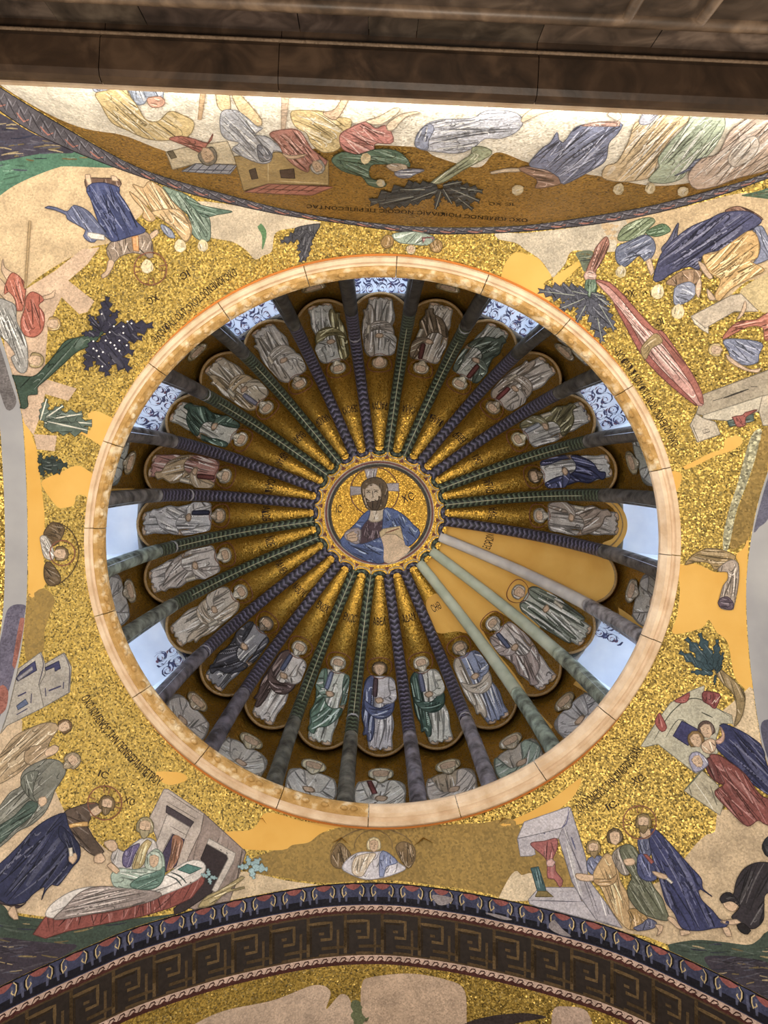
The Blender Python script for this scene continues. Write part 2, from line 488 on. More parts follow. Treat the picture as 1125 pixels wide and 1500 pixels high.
for k in range(24):                         # ribs stand between the flutes
    th = radians(15 * k + 7.5)
    ss = lin(S_U + 0.12, SL - 0.02, 48)
    mb = MB()
    rad = [0.060 - 0.010 * (s / SL) for s in ss]
    mb.tube([dome(th, s, 0.012) for s in ss], rad, 10, up=[(dome(th, s, -0.1) - dome(th, s, 0.1)) for s in ss])
    m_ = RIB_P if (k // 2) % 2 == 0 else RIB_G
    if k == 1: m_ = RIB_FADED
    if k in (2, 3): m_ = RIB_FADEDG
    o = mb.build('rib', m_, droot, smooth=True)
    add_bvh(o)
    sl = lin(0.09, S_U + 0.12, 16)
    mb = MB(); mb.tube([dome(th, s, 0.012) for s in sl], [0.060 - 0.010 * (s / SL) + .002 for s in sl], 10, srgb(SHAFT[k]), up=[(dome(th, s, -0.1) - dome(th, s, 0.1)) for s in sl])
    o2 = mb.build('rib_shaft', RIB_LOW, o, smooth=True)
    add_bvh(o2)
    def rp(s, lift=0.0, th=th): return dome(th, s, 0.012 - lift)
    def rr_(s): return 0.060 - 0.010 * (s / SL)
    if k in (5, 4, 0, 23, 12, 14, 10, 9, 17, 19, 6, 11, 20):   # bands of bare plaster on the garlands
        s0 = SP[k % 5]
        mb = MB(); mb.tube([rp(s0), rp(s0 + .03), rp(s0 + .06)], [rr_(s0) - .004, rr_(s0) + .002, rr_(s0) - .003], 10, (.42, .41, .44), up=[(dome(th, s0, -.1) - dome(th, s0, .1))] * 3)
        mb.build('plaster_patch', PLASTER, o, smooth=True)
    if m_ is RIB_G:                                         # light seam along the green garlands
        ss2 = lin(SL * .52, SL - .03, 24)
        mb = MB(); mb.tube([rp(s, rr_(s)) for s in ss2], .004, 5, srgb('b5b08c'))
        mb.build('seam', MOSAIC, o, smooth=True)

# medallion
med = empty('medallion_base', V3(AX, AY, 7.66))
def medp(a, r, lift=0.0):
    return V3(AX + KX * r * cos(a), AY + r * sin(a), 7.70 - 0.13 * r * r - lift)
mb = MB(); mb.grid(medp, lin(0, 2 * pi, 97), [0.0001, .15, .3, .45, .53, .62, 0.66])
o = mb.build('medallion_field', GOLD_FINE, droot, smooth=True); add_bvh(o)
bpy.data.objects.remove(med)

OUTER = [(2.42, 6.36), (1.98, 6.38), (1.9, 6.8), (1.6, 7.5), (0.9, 7.9), (0.001, 8.0)]
# windows
for n, k in enumerate(WINDOWS):
    th0 = radians(15 * k)
    w = empty('window_%d' % (n + 1), dome(th0, 0.4, 0.3), kind='structure')
    hb = radians(6.6)
    def wp(a, r, z, th0=th0):
        return V3(AX + KX * r * cos(th0 + a), AY + r * sin(th0 + a), z)
    def sof(a, r):
        return wp(a, r, 6.26 + 0.05 * (1 - (a / hb) ** 2) - 0.25 * max(0, r - 1.75))
    mb = MB(); mb.grid(sof, lin(-hb, hb, 9), lin(1.87, 2.36, 8))
    mb.grid(lambda a, z, th0=th0: wp(a, 1.87 - 0.12 * max(0, z - 6.2), z), lin(-hb, hb, 9), [6.2, 6.35, 6.5, 6.65])
    o = mb.build('soffit', WHITEPL, w, smooth=True); add_bvh(o)
    mb = MB()
    for sg in (-1, 1):
        mb.grid(lambda r, z, sg=sg: wp(sg * hb, r, z), lin(1.76, 2.36, 3), lin(4.85, 6.3, 4))
    mb.grid(lambda a, r: wp(a, r, 4.95), [-hb, 0, hb], [1.7, 2.36])
    mb.build('reveal', WHITEPL, w)
    mb = MB()
    mb.grid(lambda a, z: wp(a, 2.34, z), [-hb, 0, hb], [4.95, 6.2])
    mb.build('pane', GLASS, w)
    mb = MB()
    for sg in (-1, 0, 1):
        mb.tube([wp(sg * hb * .97, 2.33, 4.95), wp(sg * hb * .97, 2.33, 6.16)], 0.015, 6)
    for z in (5.35, 5.75, 6.1):
        mb.tube([wp(-hb, 2.33, z), wp(0, 2.33, z), wp(hb, 2.33, z)], 0.012, 6)
    mb.build('window_frame', WHITEPL, w)

# outside of the drum and of the dome, so that daylight enters through the windows only
mb = MB()
mb.grid(lambda a, j: V3(AX + KX * OUTER[j][0] * cos(a), AY + OUTER[j][0] * sin(a), OUTER[j][1]), lin(0, 2 * pi, 97), list(range(6)))
wa = sorted(radians(15 * k) for k in WINDOWS)
for i in range(len(wa)):
    a0 = wa[i] + radians(6.6); a1 = (wa[i + 1] if i + 1 < len(wa) else wa[0] + 2 * pi) - radians(6.6)
    mb.grid(lambda a, z: V3(AX + KX * 2.36 * cos(a), AY + 2.36 * sin(a), z), lin(a0, a1, 5), [4.85, 6.38])
mb.build('outer_shell', PAINT, droot)

# ring of stones under the dome
ring = empty('trim_1', V3(AX, AY, 4.85), kind='structure', label='carved stone ring at the foot of the dome')
RP = [(1.80, 4.86), (1.79, 4.815), (1.775, 4.80), (1.75, 4.80), (1.742, 4.815), (1.73, 4.82), (1.722, 4.805), (1.70, 4.81), (1.685, 4.83), (1.672, 4.845), (1.667, 4.862), (1.672, 4.885), (1.85, 4.885)]
def ringp(a, j, sh=0.0):
    r, z = RP[j]
    return V3(AX + KX * r * cos(a), AY + r * sin(a), z)
NS = 20
for i in range(NS):
    a0 = 2 * pi * i / NS + 0.05; a1 = 2 * pi * (i + 1) / NS + 0.05 - 0.003
    mb = MB(); mb.grid(ringp, lin(a0, a1, 9), list(range(0, 6)))
    st = mb.build('ring_stone', STONE, ring, smooth=False)
    mid = math.degrees((a0 + a1) / 2) % 360
    mb = MB(); mb.grid(ringp, lin(a0, a1, 9), list(range(5, len(RP))))
    cf = mb.build('carved_face', STONE if mid < 100 or mid > 350 else GILT, st)
    if not (mid < 100 or mid > 350):            # egg carving on the inner face
        eg = MB()
        ne = 9
        for e in range(ne):
            ac = a0 + (a1 - a0) * (e + .5) / ne
            c_ = V3(AX + KX * 1.688 * cos(ac), AY + 1.688 * sin(ac), 4.825)
            q = 0.6 + 0.4 * ((e * 7 + i * 3) % 5) / 4
            if q < .75: continue
            eg.grid(lambda u, w, c_=c_, ac=ac: c_ + Vector((cos(ac) * .018 * cos(w) * cos(u) - sin(ac) * .026 * cos(w) * sin(u), sin(ac) * .018 * cos(w) * cos(u) + cos(ac) * .026 * cos(w) * sin(u), -.016 * sin(w))), lin(0, 2 * pi, 9), lin(-.4, pi / 2, 4))
        if eg.f: eg.build('egg_carving', GILT, st, smooth=True, kind='stuff')
ol = MB()
ol.grid(lambda a, t: V3(AX + KX * (1.79 + 0.015 * t) * cos(a), AY + (1.79 + 0.015 * t) * sin(a), 4.812 + 0.006 * t), lin(0, 2 * pi, 121), [0, 1], srgb('c87a35'))
ol.build('red_line', PLASTER, ring)

# ------------------------------------------------------------------ drawing on the curved surfaces
for o_ in list(bpy.data.objects):
    pass
TREE = BVHTree.FromPolygons(BV, BF)
EYE = Vector((0, 0, H))
class Miss(Exception): pass

def px_map(x, y, lift):
    d = Vector(((x - VX) / F, (y - VY) / F, 1.0)).normalized()
    h, n, i, t = TREE.ray_cast(EYE, d)
    if h is None: raise Miss()
    if n.dot(d) > 0: n = -n
    return h + n * lift

def vmap(x, y, lift):
    return px_map(x, y, lift)
_vc = (561.0, 793.0)
def keep_on_vault(p):
    if inside(p, outline): return p
    q = min(outline, key=lambda o: (o[0] - p[0]) ** 2 + (o[1] - p[1]) ** 2)
    L = hypot(q[0] - _vc[0], q[1] - _vc[1])
    return (q[0] - (q[0] - _vc[0]) / L * 0.8, q[1] - (q[1] - _vc[1]) / L * 0.8)

def shade(c, f):
    """darker (f<0) or lighter (f>0) thread of the same colour"""
    g = (c[0] + c[1] + c[2]) / 3
    return tuple(v * (1 + f) for v in c) if f < 0 else tuple(v + (min(0.85, HL[0] * (0.6 * v + 0.4 * g) + 0.06) - v) * f for v in c)
HL = [2.6]                                 # how far the light threads go

def inside(p, poly):
    x, y = p; r = False; j = len(poly) - 1
    for i in range(len(poly)):
        xi, yi = poly[i]; xj, yj = poly[j]
        if (yi > y) != (yj > y) and x < (xj - xi) * (y - yi) / (yj - yi) + xi: r = not r
        j = i
    return r

class Art:
    """one mesh of inlaid colour: filled outlines and lines in the plane of a picture, laid on a surface by MAP"""
    def __init__(s, mp, unit=1.0, grid=9.0):
        s.mp, s.u, s.g = mp, unit, grid
        s.v, s.f, s.c = [], [], []
    def put(s, pts2, faces, col, lift):
        idx = {}; b = []
        for i, p in enumerate(pts2):
            try:
                idx[i] = len(s.v); s.v.append(s.mp(p[0], p[1], lift))
            except Miss:
                s.v.append(None)
        for f in faces:
            g = [idx[i] for i in f]
            if all(s.v[i] is not None for i in g) and max((s.v[g[i]] - s.v[g[i - 1]]).length for i in range(len(g))) < 0.22:
                s.f.append(g); s.c.append(col)
    def fill(s, pts, col, lift, curved=True, grid=None):
        grid = grid or s.g
        u = s.u
        p = catmull(pts, True, 4 * u) if curved else []
        if not curved:
            n = len(pts)
            for i in range(n):
                a, b = pts[i], pts[(i + 1) % n]
                k = max(1, int(hypot(b[0] - a[0], b[1] - a[1]) / (grid * u)))
                p += [(a[0] + (b[0] - a[0]) * j / k, a[1] + (b[1] - a[1]) * j / k) for j in range(k)]
        if s.mp is vmap:
            o_ = []
            for q in p:
                q = keep_on_vault(q)
                if not o_ or hypot(q[0] - o_[-1][0], q[1] - o_[-1][1]) > .3: o_.append(q)
            p = o_
        n = len(p); g = grid * u
        x0, x1 = min(q[0] for q in p), max(q[0] for q in p); y0, y1 = min(q[1] for q in p), max(q[1] for q in p)
        ex = []
        for i in range(1, int((x1 - x0) / g) + 1):
            for j in range(1, int((y1 - y0) / g) + 1):
                q = (x0 + i * g + (g / 2 if j % 2 else 0), y0 + j * g)
                if inside(q, p): ex.append(q)
        r = delaunay_2d_cdt([Vector(q) for q in p + ex], [], [list(range(n))], 1, 1e-5)
        s.put([(q.x, q.y) for q in r[0]], [list(f) for f in r[2]], col, lift)
        return p
    def line(s, pts, w, col, lift, curved=True, taper=True):
        u = s.u
        if len(pts) < 2: return
        p = catmull(pts, False, 6 * u) if curved and len(pts) > 2 else None
        if p is None:
            p = []
            for i in range(len(pts) - 1):
                a, b = pts[i], pts[i + 1]
                k = max(1, int(hypot(b[0] - a[0], b[1] - a[1]) / (8 * u)))
                p += [(a[0] + (b[0] - a[0]) * j / k, a[1] + (b[1] - a[1]) * j / k) for j in range(k)]
            p.append(tuple(pts[-1]))
        n = len(p); q = []
        for i in range(n):
            a, b = p[max(i - 1, 0)], p[min(i + 1, n - 1)]
            dx, dy = b[0] - a[0], b[1] - a[1]; L = hypot(dx, dy) or 1
            h = w * u / 2 * ((0.25 + 0.75 * sin(pi * (i + 0.5) / n)) if taper else 1)
            q += [(p[i][0] - dy / L * h, p[i][1] + dx / L * h), (p[i][0] + dy / L * h, p[i][1] - dx / L * h)]
        s.put(q, [[2 * i, 2 * i + 1, 2 * i + 3, 2 * i + 2] for i in range(n - 1)], col, lift)
    def outline(s, p, w, col, lift):
        s.line(list(p) + [p[0]], w, col, lift, False, False)
    def folds(s, p, n, axis, col, lift, w=1.5, rnd=random, tl=0.00005):
        """drapery lines along AXIS, dark and light in turn, kept inside the outline"""
        u = s.u
        L = hypot(*axis); ax = (axis[0] / L, axis[1] / L); nx = (-ax[1], ax[0])
        t = [q[0] * ax[0] + q[1] * ax[1] for q in p]; l = [q[0] * nx[0] + q[1] * nx[1] for q in p]
        t0, t1, l0, l1 = min(t), max(t), min(l), max(l)
        def march(lc, ph, am, fan, a_, b_, m_):
            run = []; runs = []; tt = t0
            while tt <= t1:
                k = (tt - t0) / (t1 - t0 + 1e-9)
                y = lc + am * sin(ph + 3.2 * k) + fan * (l1 - l0) * (k - .5)
                q = (ax[0] * tt + nx[0] * y, ax[1] * tt + nx[1] * y)
                ok = a_ <= k <= b_ and inside((q[0] + nx[0] * m_, q[1] + nx[1] * m_), p) and inside((q[0] - nx[0] * m_, q[1] - nx[1] * m_), p)
                if ok: run.append(q)
                elif run: runs.append(run); run = []
                tt += 2.0 * u
            if run: runs.append(run)
            return [r[::3] + [r[-1]] for r in runs if len(r) > 4]
        for i in range(max(2, int(n * .6))):    # broad tones first
            lc = l0 + (l1 - l0) * (i + 0.5 + rnd.uniform(-.3, .3)) / max(2, int(n * .6))
            ww = min(w * rnd.uniform(2.2, 3.6), 3.4 if u < .9 else 9.0)
            for r in march(lc, rnd.uniform(0, 6), (l1 - l0) * rnd.uniform(.03, .1), rnd.uniform(-.15, .15), rnd.uniform(0, .3), rnd.uniform(.7, 1), ww * u * .5):
                s.line(r, ww, shade(col, (-.28, .2, -.16, .3)[i % 4]), lift, True, True)
        n2 = int(n * 1.5)
        for i in range(n2):                     # then the threads
            lc = l0 + (l1 - l0) * (i + 0.5 + rnd.uniform(-.4, .4)) / n2
            for r in march(lc, rnd.uniform(0, 6), (l1 - l0) * rnd.uniform(.03, .12), rnd.uniform(-.25, .25), rnd.uniform(0, .35), rnd.uniform(.55, 1), .6 * u):
                s.line(r, w * rnd.uniform(.55, 1.1), shade(col, (-0.72, 0.6, -0.6, 0.85, -0.78, -0.5)[i % 6]), lift + tl, True, True)
        for i in range(n):                      # hooked folds
            tt, ll = rnd.uniform(t0, t1), rnd.uniform(l0, l1); z = rnd.uniform(4, 11) * u; sg = rnd.choice((-1, 1))
            P_ = lambda a_, b_: (ax[0] * (tt + a_) + nx[0] * (ll + b_), ax[1] * (tt + a_) + nx[1] * (ll + b_))
            h = [P_(-z, -sg * z * .15), P_(0, 0), P_(z * .35, sg * z * .3), P_(z * .1, sg * z * .75)]
            if all(inside(q, p) for q in h): s.line(h, w * rnd.uniform(.5, .9), shade(col, rnd.choice((-.7, -.6, .8))), lift + tl, True, True)
    def build(s, name, parent=None, m=None, **k):
        used = sorted({i for f in s.f for i in f}); mp = {a: i for i, a in enumerate(used)}
        if not s.f: return None
        return mesh_obj(name, [s.v[i] for i in used], [[mp[i] for i in f] for f in s.f], m or MOSAIC, parent, s.c, **k)

SKIN = srgb('c2a282')
class Fig:
    """one figure (or tree, house ...) of a picture; every part is its own inlay"""
    def __init__(s, name, label, cat, mp=px_map, org=(0, 0), sc=1.0, base=0.0015, unit=1.0, group=None, step=0.00022, seed=None, grid=9.0, fk=1.25):
        s.grid = grid; s.fk = fk
        s.org, s.sc, s.mp, s.u, s.step = org, sc, mp, unit, step
        s.z = base
        s.root = None; s.args = (name, label, cat, group)
        s.rnd = random.Random(seed if seed is not None else label)
        s.parts = 0
    def P(s, pts):
        return [(s.org[0] + x / s.sc, s.org[1] + y / s.sc) for x, y in pts]
    def _root(s, at):
        if s.root is None:
            n, l, c, g = s.args
            s.root = empty(n, s.mp(at[0], at[1], s.z), label=l, cat=c, group=g)
        return s.root
    def part(s, name, col, pts, folds=0, axis=(0, 1), lines=(), curved=True, edge=-0.6, ew=1.0, m=None, fw=1.5, label=None):
        col = srgb(col) if isinstance(col, str) else col
        q = s.P(pts)
        a = Art(s.mp, s.u, s.grid)
        p = a.fill(q, col, s.z, curved)
        if folds: a.folds(p, folds, axis, col, s.z + s.step * 0.5, fw * s.fk, s.rnd, s.step * 0.2)
        if edge: a.outline(p, ew * s.fk, shade(col, edge), s.z + s.step * 0.75)
        for w, c, l in lines:
            a.line(s.P(l), w, srgb(c), s.z + s.step * 0.85)
        cx = sum(t[0] for t in q) / len(q); cy = sum(t[1] for t in q) / len(q)
        try: r = s._root((cx, cy))
        except Miss: r = s._root(q[0])
        o = a.build(name, r, m, **({'label': label} if label else {}))
        s.z += s.step; s.parts += 1
        return o
    def lines(s, name, lines, col, parent=None, taper=True, curved=True):
        a = Art(s.mp, s.u)
        for w, l in lines:
            a.line(s.P(l), w, srgb(col) if isinstance(col, str) else col, s.z, curved, taper)
        r = parent or s._root(s.P([lines[0][1][0]])[0])
        o = a.build(name, r)
        s.z += s.step
        return o
    def head(s, x, y, r, up=(0, -1), hair='5f4a2c', beard=True, halo=0, hx=None, faded=False, veil=None, cross=False, skin='c2a282'):
        """face, hair, beard and halo; r is half the width of the face in the units of the picture"""
        L = hypot(*up); ux, uy = up[0] / L, up[1] / L; rx, ry = -uy, ux
        if s.sc < 0: pass
        def T(pts): return [(x + (rx * a + ux * b) * r, y + (ry * a + uy * b) * r) for a, b in pts]
        if halo:
            hxx, hyy = hx or (x, y)
            hp = [(hxx + halo * cos(t), hyy + halo * sin(t)) for t in lin(0, 2 * pi, 25)]
            ls = [(1.7, hp)]
            if cross:
                for an in (atan2(uy, ux), atan2(ry, rx), atan2(-ry, -rx)):
                    for da in (-.2, .2):
                        ls.append((1.2, [(hxx + halo * .55 * cos(an + da), hyy + halo * .55 * sin(an + da)), (hxx + halo * cos(an + da), hyy + halo * sin(an + da))]))
            s.lines('halo', ls, '7a3f1e', taper=False)
        if faded:
            s.part('face', 'd6c294', T([(-1, -.3), (-.9, .7), (-.1, 1.15), (.8, .8), (1.05, 0), (.7, -.8), (.1, -1.3), (-.6, -1.0)]), 2, up, edge=-.18, ew=.8)
            s.part('hair', shade(srgb(hair), .3), T([(-.7, .2), (-.5, .9), (.1, 1.1), (.6, .8), (.3, .4), (-.2, .5)]), 2, up, edge=0, fw=.8)
            return
        if veil:
            s.part('veil', veil, T([(-1.3, -1.5), (-1.35, .3), (-.8, 1.4), (0, 1.7), (.8, 1.4), (1.35, .3), (1.3, -1.5)]), 3, up)
        else:
            s.part('hair', hair, T([(-1.15, -.7), (-1.25, .3), (-.8, 1.2), (0, 1.5), (.8, 1.2), (1.25, .3), (1.15, -.7), (.6, -.9), (-.6, -.9)]), 3, up, fw=1.0)
        f = s.part('face', skin, T([(-.8, 0), (-.75, .7), (0, 1.0), (.75, .7), (.8, 0), (.6, -.8), (0, -1.25), (-.6, -.8)]), edge=-.45, ew=.8)
        if beard and not faded:
            s.part('beard', shade(srgb(hair), .08), T([(-.72, -.35), (-.3, -.5), (0, -.42), (.3, -.5), (.72, -.35), (.6, -1.1), (0, -1.75), (-.6, -1.1)]), 2, up, fw=.8)
        if not faded:
            ls = [(.8, T([(-.5, .2), (-.2, .22)])), (.8, T([(.2, .22), (.5, .2)])), (.6, T([(.05, .2), (.12, -.25), (-.08, -.28)])),
                  (.5, T([(-.55, .42), (-.15, .45)])), (.5, T([(.15, .45), (.55, .42)])), (.7, T([(-.2, -.52), (.2, -.52)]))]
            a = Art(s.mp, s.u)
            for w, l in ls: a.line(s.P(l), w, srgb('3a2a20'), s.z, False)
            a.build('features', s.root)
            s.z += s.step

def text_mesh(body):
    c = bpy.data.curves.new('letters', 'FONT'); c.body = body; c.resolution_u = 2
    o = bpy.data.objects.new('letters', c); C.objects.link(o)
    bpy.context.view_layer.update()
    me = bpy.data.meshes.new_from_object(o.evaluated_get(bpy.context.evaluated_depsgraph_get()))
    v = [(p.co.x, p.co.y) for p in me.vertices]; f = [list(p.vertices) for p in me.polygons]
    n = len(v)                                 # bolder: the letters twice, a little apart
    f += [[i + n for i in q] for q in f]; v += [(x + .028, y + .012) for x, y in v]
    bpy.data.objects.remove(o); bpy.data.curves.remove(c); bpy.data.meshes.remove(me)
    return v, f

def inscription(body, mp, path, height, parent, col='2a1c12', lift=0.0016, up=1, unit=1.0, **k):
    """letters along a path; their tops point to the left of the direction of reading as one sees it"""
    v, f = text_mesh(body)
    x0, x1 = min(p[0] for p in v), max(p[0] for p in v)
    pp = catmull(path, False, 3 * unit) if len(path) > 2 else [(path[0][0] + (path[1][0] - path[0][0]) * t, path[0][1] + (path[1][1] - path[0][1]) * t) for t in lin(0, 1, 20)]
    d = [0.0]
    for i in range(1, len(pp)): d.append(d[-1] + hypot(pp[i][0] - pp[i - 1][0], pp[i][1] - pp[i - 1][1]))
    def at(x, y):
        t = (x - x0) / (x1 - x0) * d[-1]; i = 1
        while i < len(d) - 1 and d[i] < t: i += 1
        a, b = pp[i - 1], pp[i]; L = d[i] - d[i - 1] or 1e-9; w = (t - d[i - 1]) / L
        ex, ey = (b[0] - a[0]) / L, (b[1] - a[1]) / L
        h = y / 0.72 * height * up
        return a[0] + (b[0] - a[0]) * w + ey * h, a[1] + (b[1] - a[1]) * w - ex * h
    a = Art(mp, unit)
    a.put([at(*p) for p in v], f, srgb(col), lift)
    return a.build('inscription', parent, **k)

def patch(name, parent, pts, col=None, m=None, org=(0, 0), sc=1.0, lift=0.0007, curved=True, mp=px_map, unit=1.0, **k):
    a = Art(mp, unit)
    p = a.fill([(org[0] + x / sc, org[1] + y / sc) for x, y in pts], srgb(col) if col else (1, 1, 1), lift, curved)
    if name == 'grass':                        # streaks of lighter, darker and golden stone
        rn = random.Random(len(pts) * 7 + int(pts[0][0]))
        xs, ys = [q[0] for q in p], [q[1] for q in p]
        for i in range(160):
            x, y = rn.uniform(max(min(xs), -40), min(max(xs), 1165)), rn.uniform(min(ys), max(ys)); w = rn.uniform(5, 16); g = rn.uniform(-.25, .25)
            h = [(x - w, y - w * g), (x, y + rn.uniform(-1, 1)), (x + w, y + w * g)]
            if all(inside(q, p) for q in h): a.line(h, rn.uniform(1.2, 2.8), shade(srgb(rn.choice((col, col, col, '7d6a3a', '2b2d44'))), rn.choice((-.4, .2, .35, -.2))), lift + .0001)
    return a.build(name, parent, m, **k)

def spiky(cx, cy, lobes, rnd, n=5, w=0.28):
    """leafy outline: lobes are tips; teeth on both sides of each"""
    out = []
    for (tx, ty) in lobes:
        dx, dy = tx - cx, ty - cy; L = hypot(dx, dy); ex, ey = dx / L, dy / L; nx, ny = -ey, ex
        side = []
        for i in range(n):
            t = (i + .5) / n; ww = w * L * sin(pi * min(.96, .18 + t * .8)) * .9
            side.append((t, ww)); 
        L1 = [(cx + ex * L * .12 - nx * w * L * .3, cy + ey * L * .12 - ny * w * L * .3)]
        for t, ww in side:
            L1 += [(cx + ex * L * t - nx * ww * .62, cy + ey * L * t - ny * ww * .62), (cx + ex * L * (t + .13) - nx * ww * rnd.uniform(1, 1.3), cy + ey * L * (t + .13) - ny * ww * rnd.uniform(1, 1.3))]
        L1.append((tx, ty))
        for t, ww in side[::-1]:
            L1 += [(cx + ex * L * (t + .13) + nx * ww * rnd.uniform(1, 1.3), cy + ey * L * (t + .13) + ny * ww * rnd.uniform(1, 1.3)), (cx + ex * L * t + nx * ww * .62, cy + ey * L * t + ny * ww * .62)]
        out.append(L1)
    return out

# ------------------------------------------------------------------ ground, plaster losses and matte gold of the vault
VR = vault_root
def vp(name, pts, col=None, org=(0, 0), sc=5.0, lift=0.0006, curved=True, m=None, label=None):
    k = {'label': label} if label else {}
    return patch(name, VR, pts, col, m, org, sc, lift, curved, mp=vmap, **k)
OL = 'ochre plaster patch where the mosaic is lost'
MATTE = make_gold('matte_gold_mosaic', '8f7640', 85, 0.35, 0.25, 0.6, 0.25)
SILVER = make_gold('silvery_mosaic', 'a8a488', 85, 0.7, 0.4, 0.45, 0.45)
# lower left
vp('ground', [(-250, 720), (0, 690), (150, 615), (165, 720), (240, 800), (330, 930), (400, 1130), (500, 1330), (640, 1400), (700, 1500), (830, 1600), (1000, 1650), (1200, 1800), (1450, 1920),
              (1000, 2050), (600, 2090), (0, 2010), (-200, 1900)], 'bfa583', (0, 930))
vp('ground', [(50, 490), (180, 500), (400, 550), (640, 585), (480, 605), (300, 640), (0, 705), (-20, 600)], 'c2ab88', (340, 1180), lift=.0008)
vp('grass', [(-250, 930), (0, 970), (90, 1045), (300, 1080), (560, 1100), (900, 1085), (1300, 1040), (1400, 1020), (1300, 1058), (1000, 1145), (640, 1290), (300, 1445), (100, 1525), (-250, 1560)], '34443b', (0, 1130), lift=.001)
vp('grass', [(-250, 1290), (0, 1220), (200, 1240), (420, 1260), (560, 1285), (300, 1445), (0, 1580), (-200, 1660)], '332c3a', (0, 1130), lift=.0012)
vp('matte_gold_patch', [(190, 700), (280, 620), (340, 620), (400, 700), (330, 900), (310, 1080), (190, 1120)], None, (0, 740), m=MATTE)
vp('plaster_patch', [(140, 260), (180, 330), (240, 510), (270, 600), (300, 850), (325, 1050), (325, 1200), (320, 1400), (345, 1550), (280, 1640), (212, 1690), (206, 1500), (204, 1200), (190, 950), (180, 700), (160, 430)], None, (0, 540), m=OCHRE, label='ochre plaster strip along the left arch')
vp('plaster_patch', [(640, 340), (700, 310), (800, 350), (900, 400), (880, 470), (800, 590), (700, 540), (600, 480), (480, 440), (560, 440), (650, 460), (675, 400)], None, (0, 540), m=OCHRE, label=OL)
vp('plaster_patch', [(310, 820), (440, 760), (560, 710), (650, 750), (690, 800), (655, 960), (625, 930), (560, 930), (540, 1000), (470, 1020), (430, 1020), (390, 980), (320, 880)], None, (0, 540), m=OCHRE, label=OL)
# bottom
vp('matte_gold_patch', [(362, 1262), (400, 1246), (440, 1232), (500, 1212), (560, 1206), (620, 1208), (700, 1206), (750, 1200), (772, 1230), (800, 1240), (838, 1270), (836, 1312), (790, 1322), (745, 1316), (700, 1306), (640, 1297), (560, 1289), (470, 1293), (400, 1283), (360, 1276)], None, sc=1, m=MATTE)
vp('plaster_patch', [(235, 60), (340, 62), (500, 108), (700, 140), (840, 152), (740, 168), (640, 210), (560, 270), (440, 290), (370, 325), (100, 320), (0, 270), (-110, 200), (-30, 190), (150, 170)], None, (340, 1180), m=OCHRE, lift=.0009, label=OL)
vp('plaster_patch', [(715, 1214), (745, 1203), (775, 1190), (810, 1170), (850, 1140), (842, 1164), (818, 1186), (790, 1198), (750, 1210)], None, sc=1, m=OCHRE, label=OL)
vp('plaster_patch', [(640, 210), (720, 200), (840, 215), (870, 260), (760, 300), (690, 280)], None, (100, 1090), m=OCHRE, label=OL)
# lower right
vp('ground', [(520, 330), (600, 230), (680, 160), (735, 142), (760, 0), (850, -20), (1000, 0), (1125, 50), (1320, 200), (1320, 850), (1125, 870), (1060, 930), (980, 970), (800, 950), (600, 935), (480, 950), (390, 965), (200, 900), (-40, 870), (-150, 780), (0, 650), (200, 560), (400, 470)], 'b9a07c', (900, 1190))
vp('ground', [(860, 200), (960, 110), (1010, 90), (1050, 300), (1080, 420), (1140, 560), (1125, 720), (1000, 600), (900, 400), (790, 280)], 'c6ae88', (900, 990), lift=.0008)
vp('grass', [(390, 970), (600, 935), (800, 950), (980, 970), (1060, 930), (1125, 870), (1320, 800), (1320, 1250), (1125, 1250), (720, 1170), (560, 1088), (380, 1008)], '38483f', (900, 1190), lift=.001)
vp('grass', [(660, 1065), (800, 1050), (950, 1065), (1125, 1100), (1320, 1200), (1320, 1480), (1125, 1372), (900, 1258), (740, 1178)], '322c3a', (900, 1190), lift=.0012)
vp('ground', [(-95, 790), (-60, 700), (0, 600), (40, 580), (70, 610), (150, 600), (200, 720), (130, 790), (40, 800), (-20, 795)], 'c4b090', (750, 1160), lift=.0012)
# right
vp('plaster_patch', [(470, 190), (510, 190), (600, 180), (740, 240), (830, 240), (820, 310), (765, 460), (860, 515), (900, 400), (915, 200), (890, 120), (950, 60), (985, -20), (972, 200), (964, 500), (980, 800), (1010, 1050), (1045, 1200), (960, 1100), (880, 1000), (830, 760), (750, 680), (690, 590), (640, 650), (430, 690), (460, 560), (480, 380)], None, (900, 790), m=OCHRE, label='large ochre plaster patch at the right of the ring')
vp('plaster_patch', [(400, 570), (490, 570), (480, 660), (450, 720), (455, 900), (470, 1100), (462, 1100), (440, 800)], None, (900, 580), m=OCHRE, label=OL)
vp('plaster_patch', [(500, 520), (640, 450), (700, 420), (800, 380), (810, 320), (900, 290), (940, 340), (860, 400), (740, 440), (620, 500), (520, 540)], None, (900, 580), m=OCHRE, label=OL)
vp('silvery_patch', [(1000, 300), (1080, 250), (1040, 430), (980, 620), (900, 830), (840, 1100), (800, 1150), (800, 1000), (850, 800), (900, 650)], None, (900, 580), m=SILVER)
vp('matte_gold_patch', [(1080, 260), (1110, 230), (1150, 240), (1110, 600), (1050, 800), (1000, 1010), (950, 1080), (850, 1110), (900, 850), (980, 640), (1040, 430)], None, (900, 580), m=MATTE)
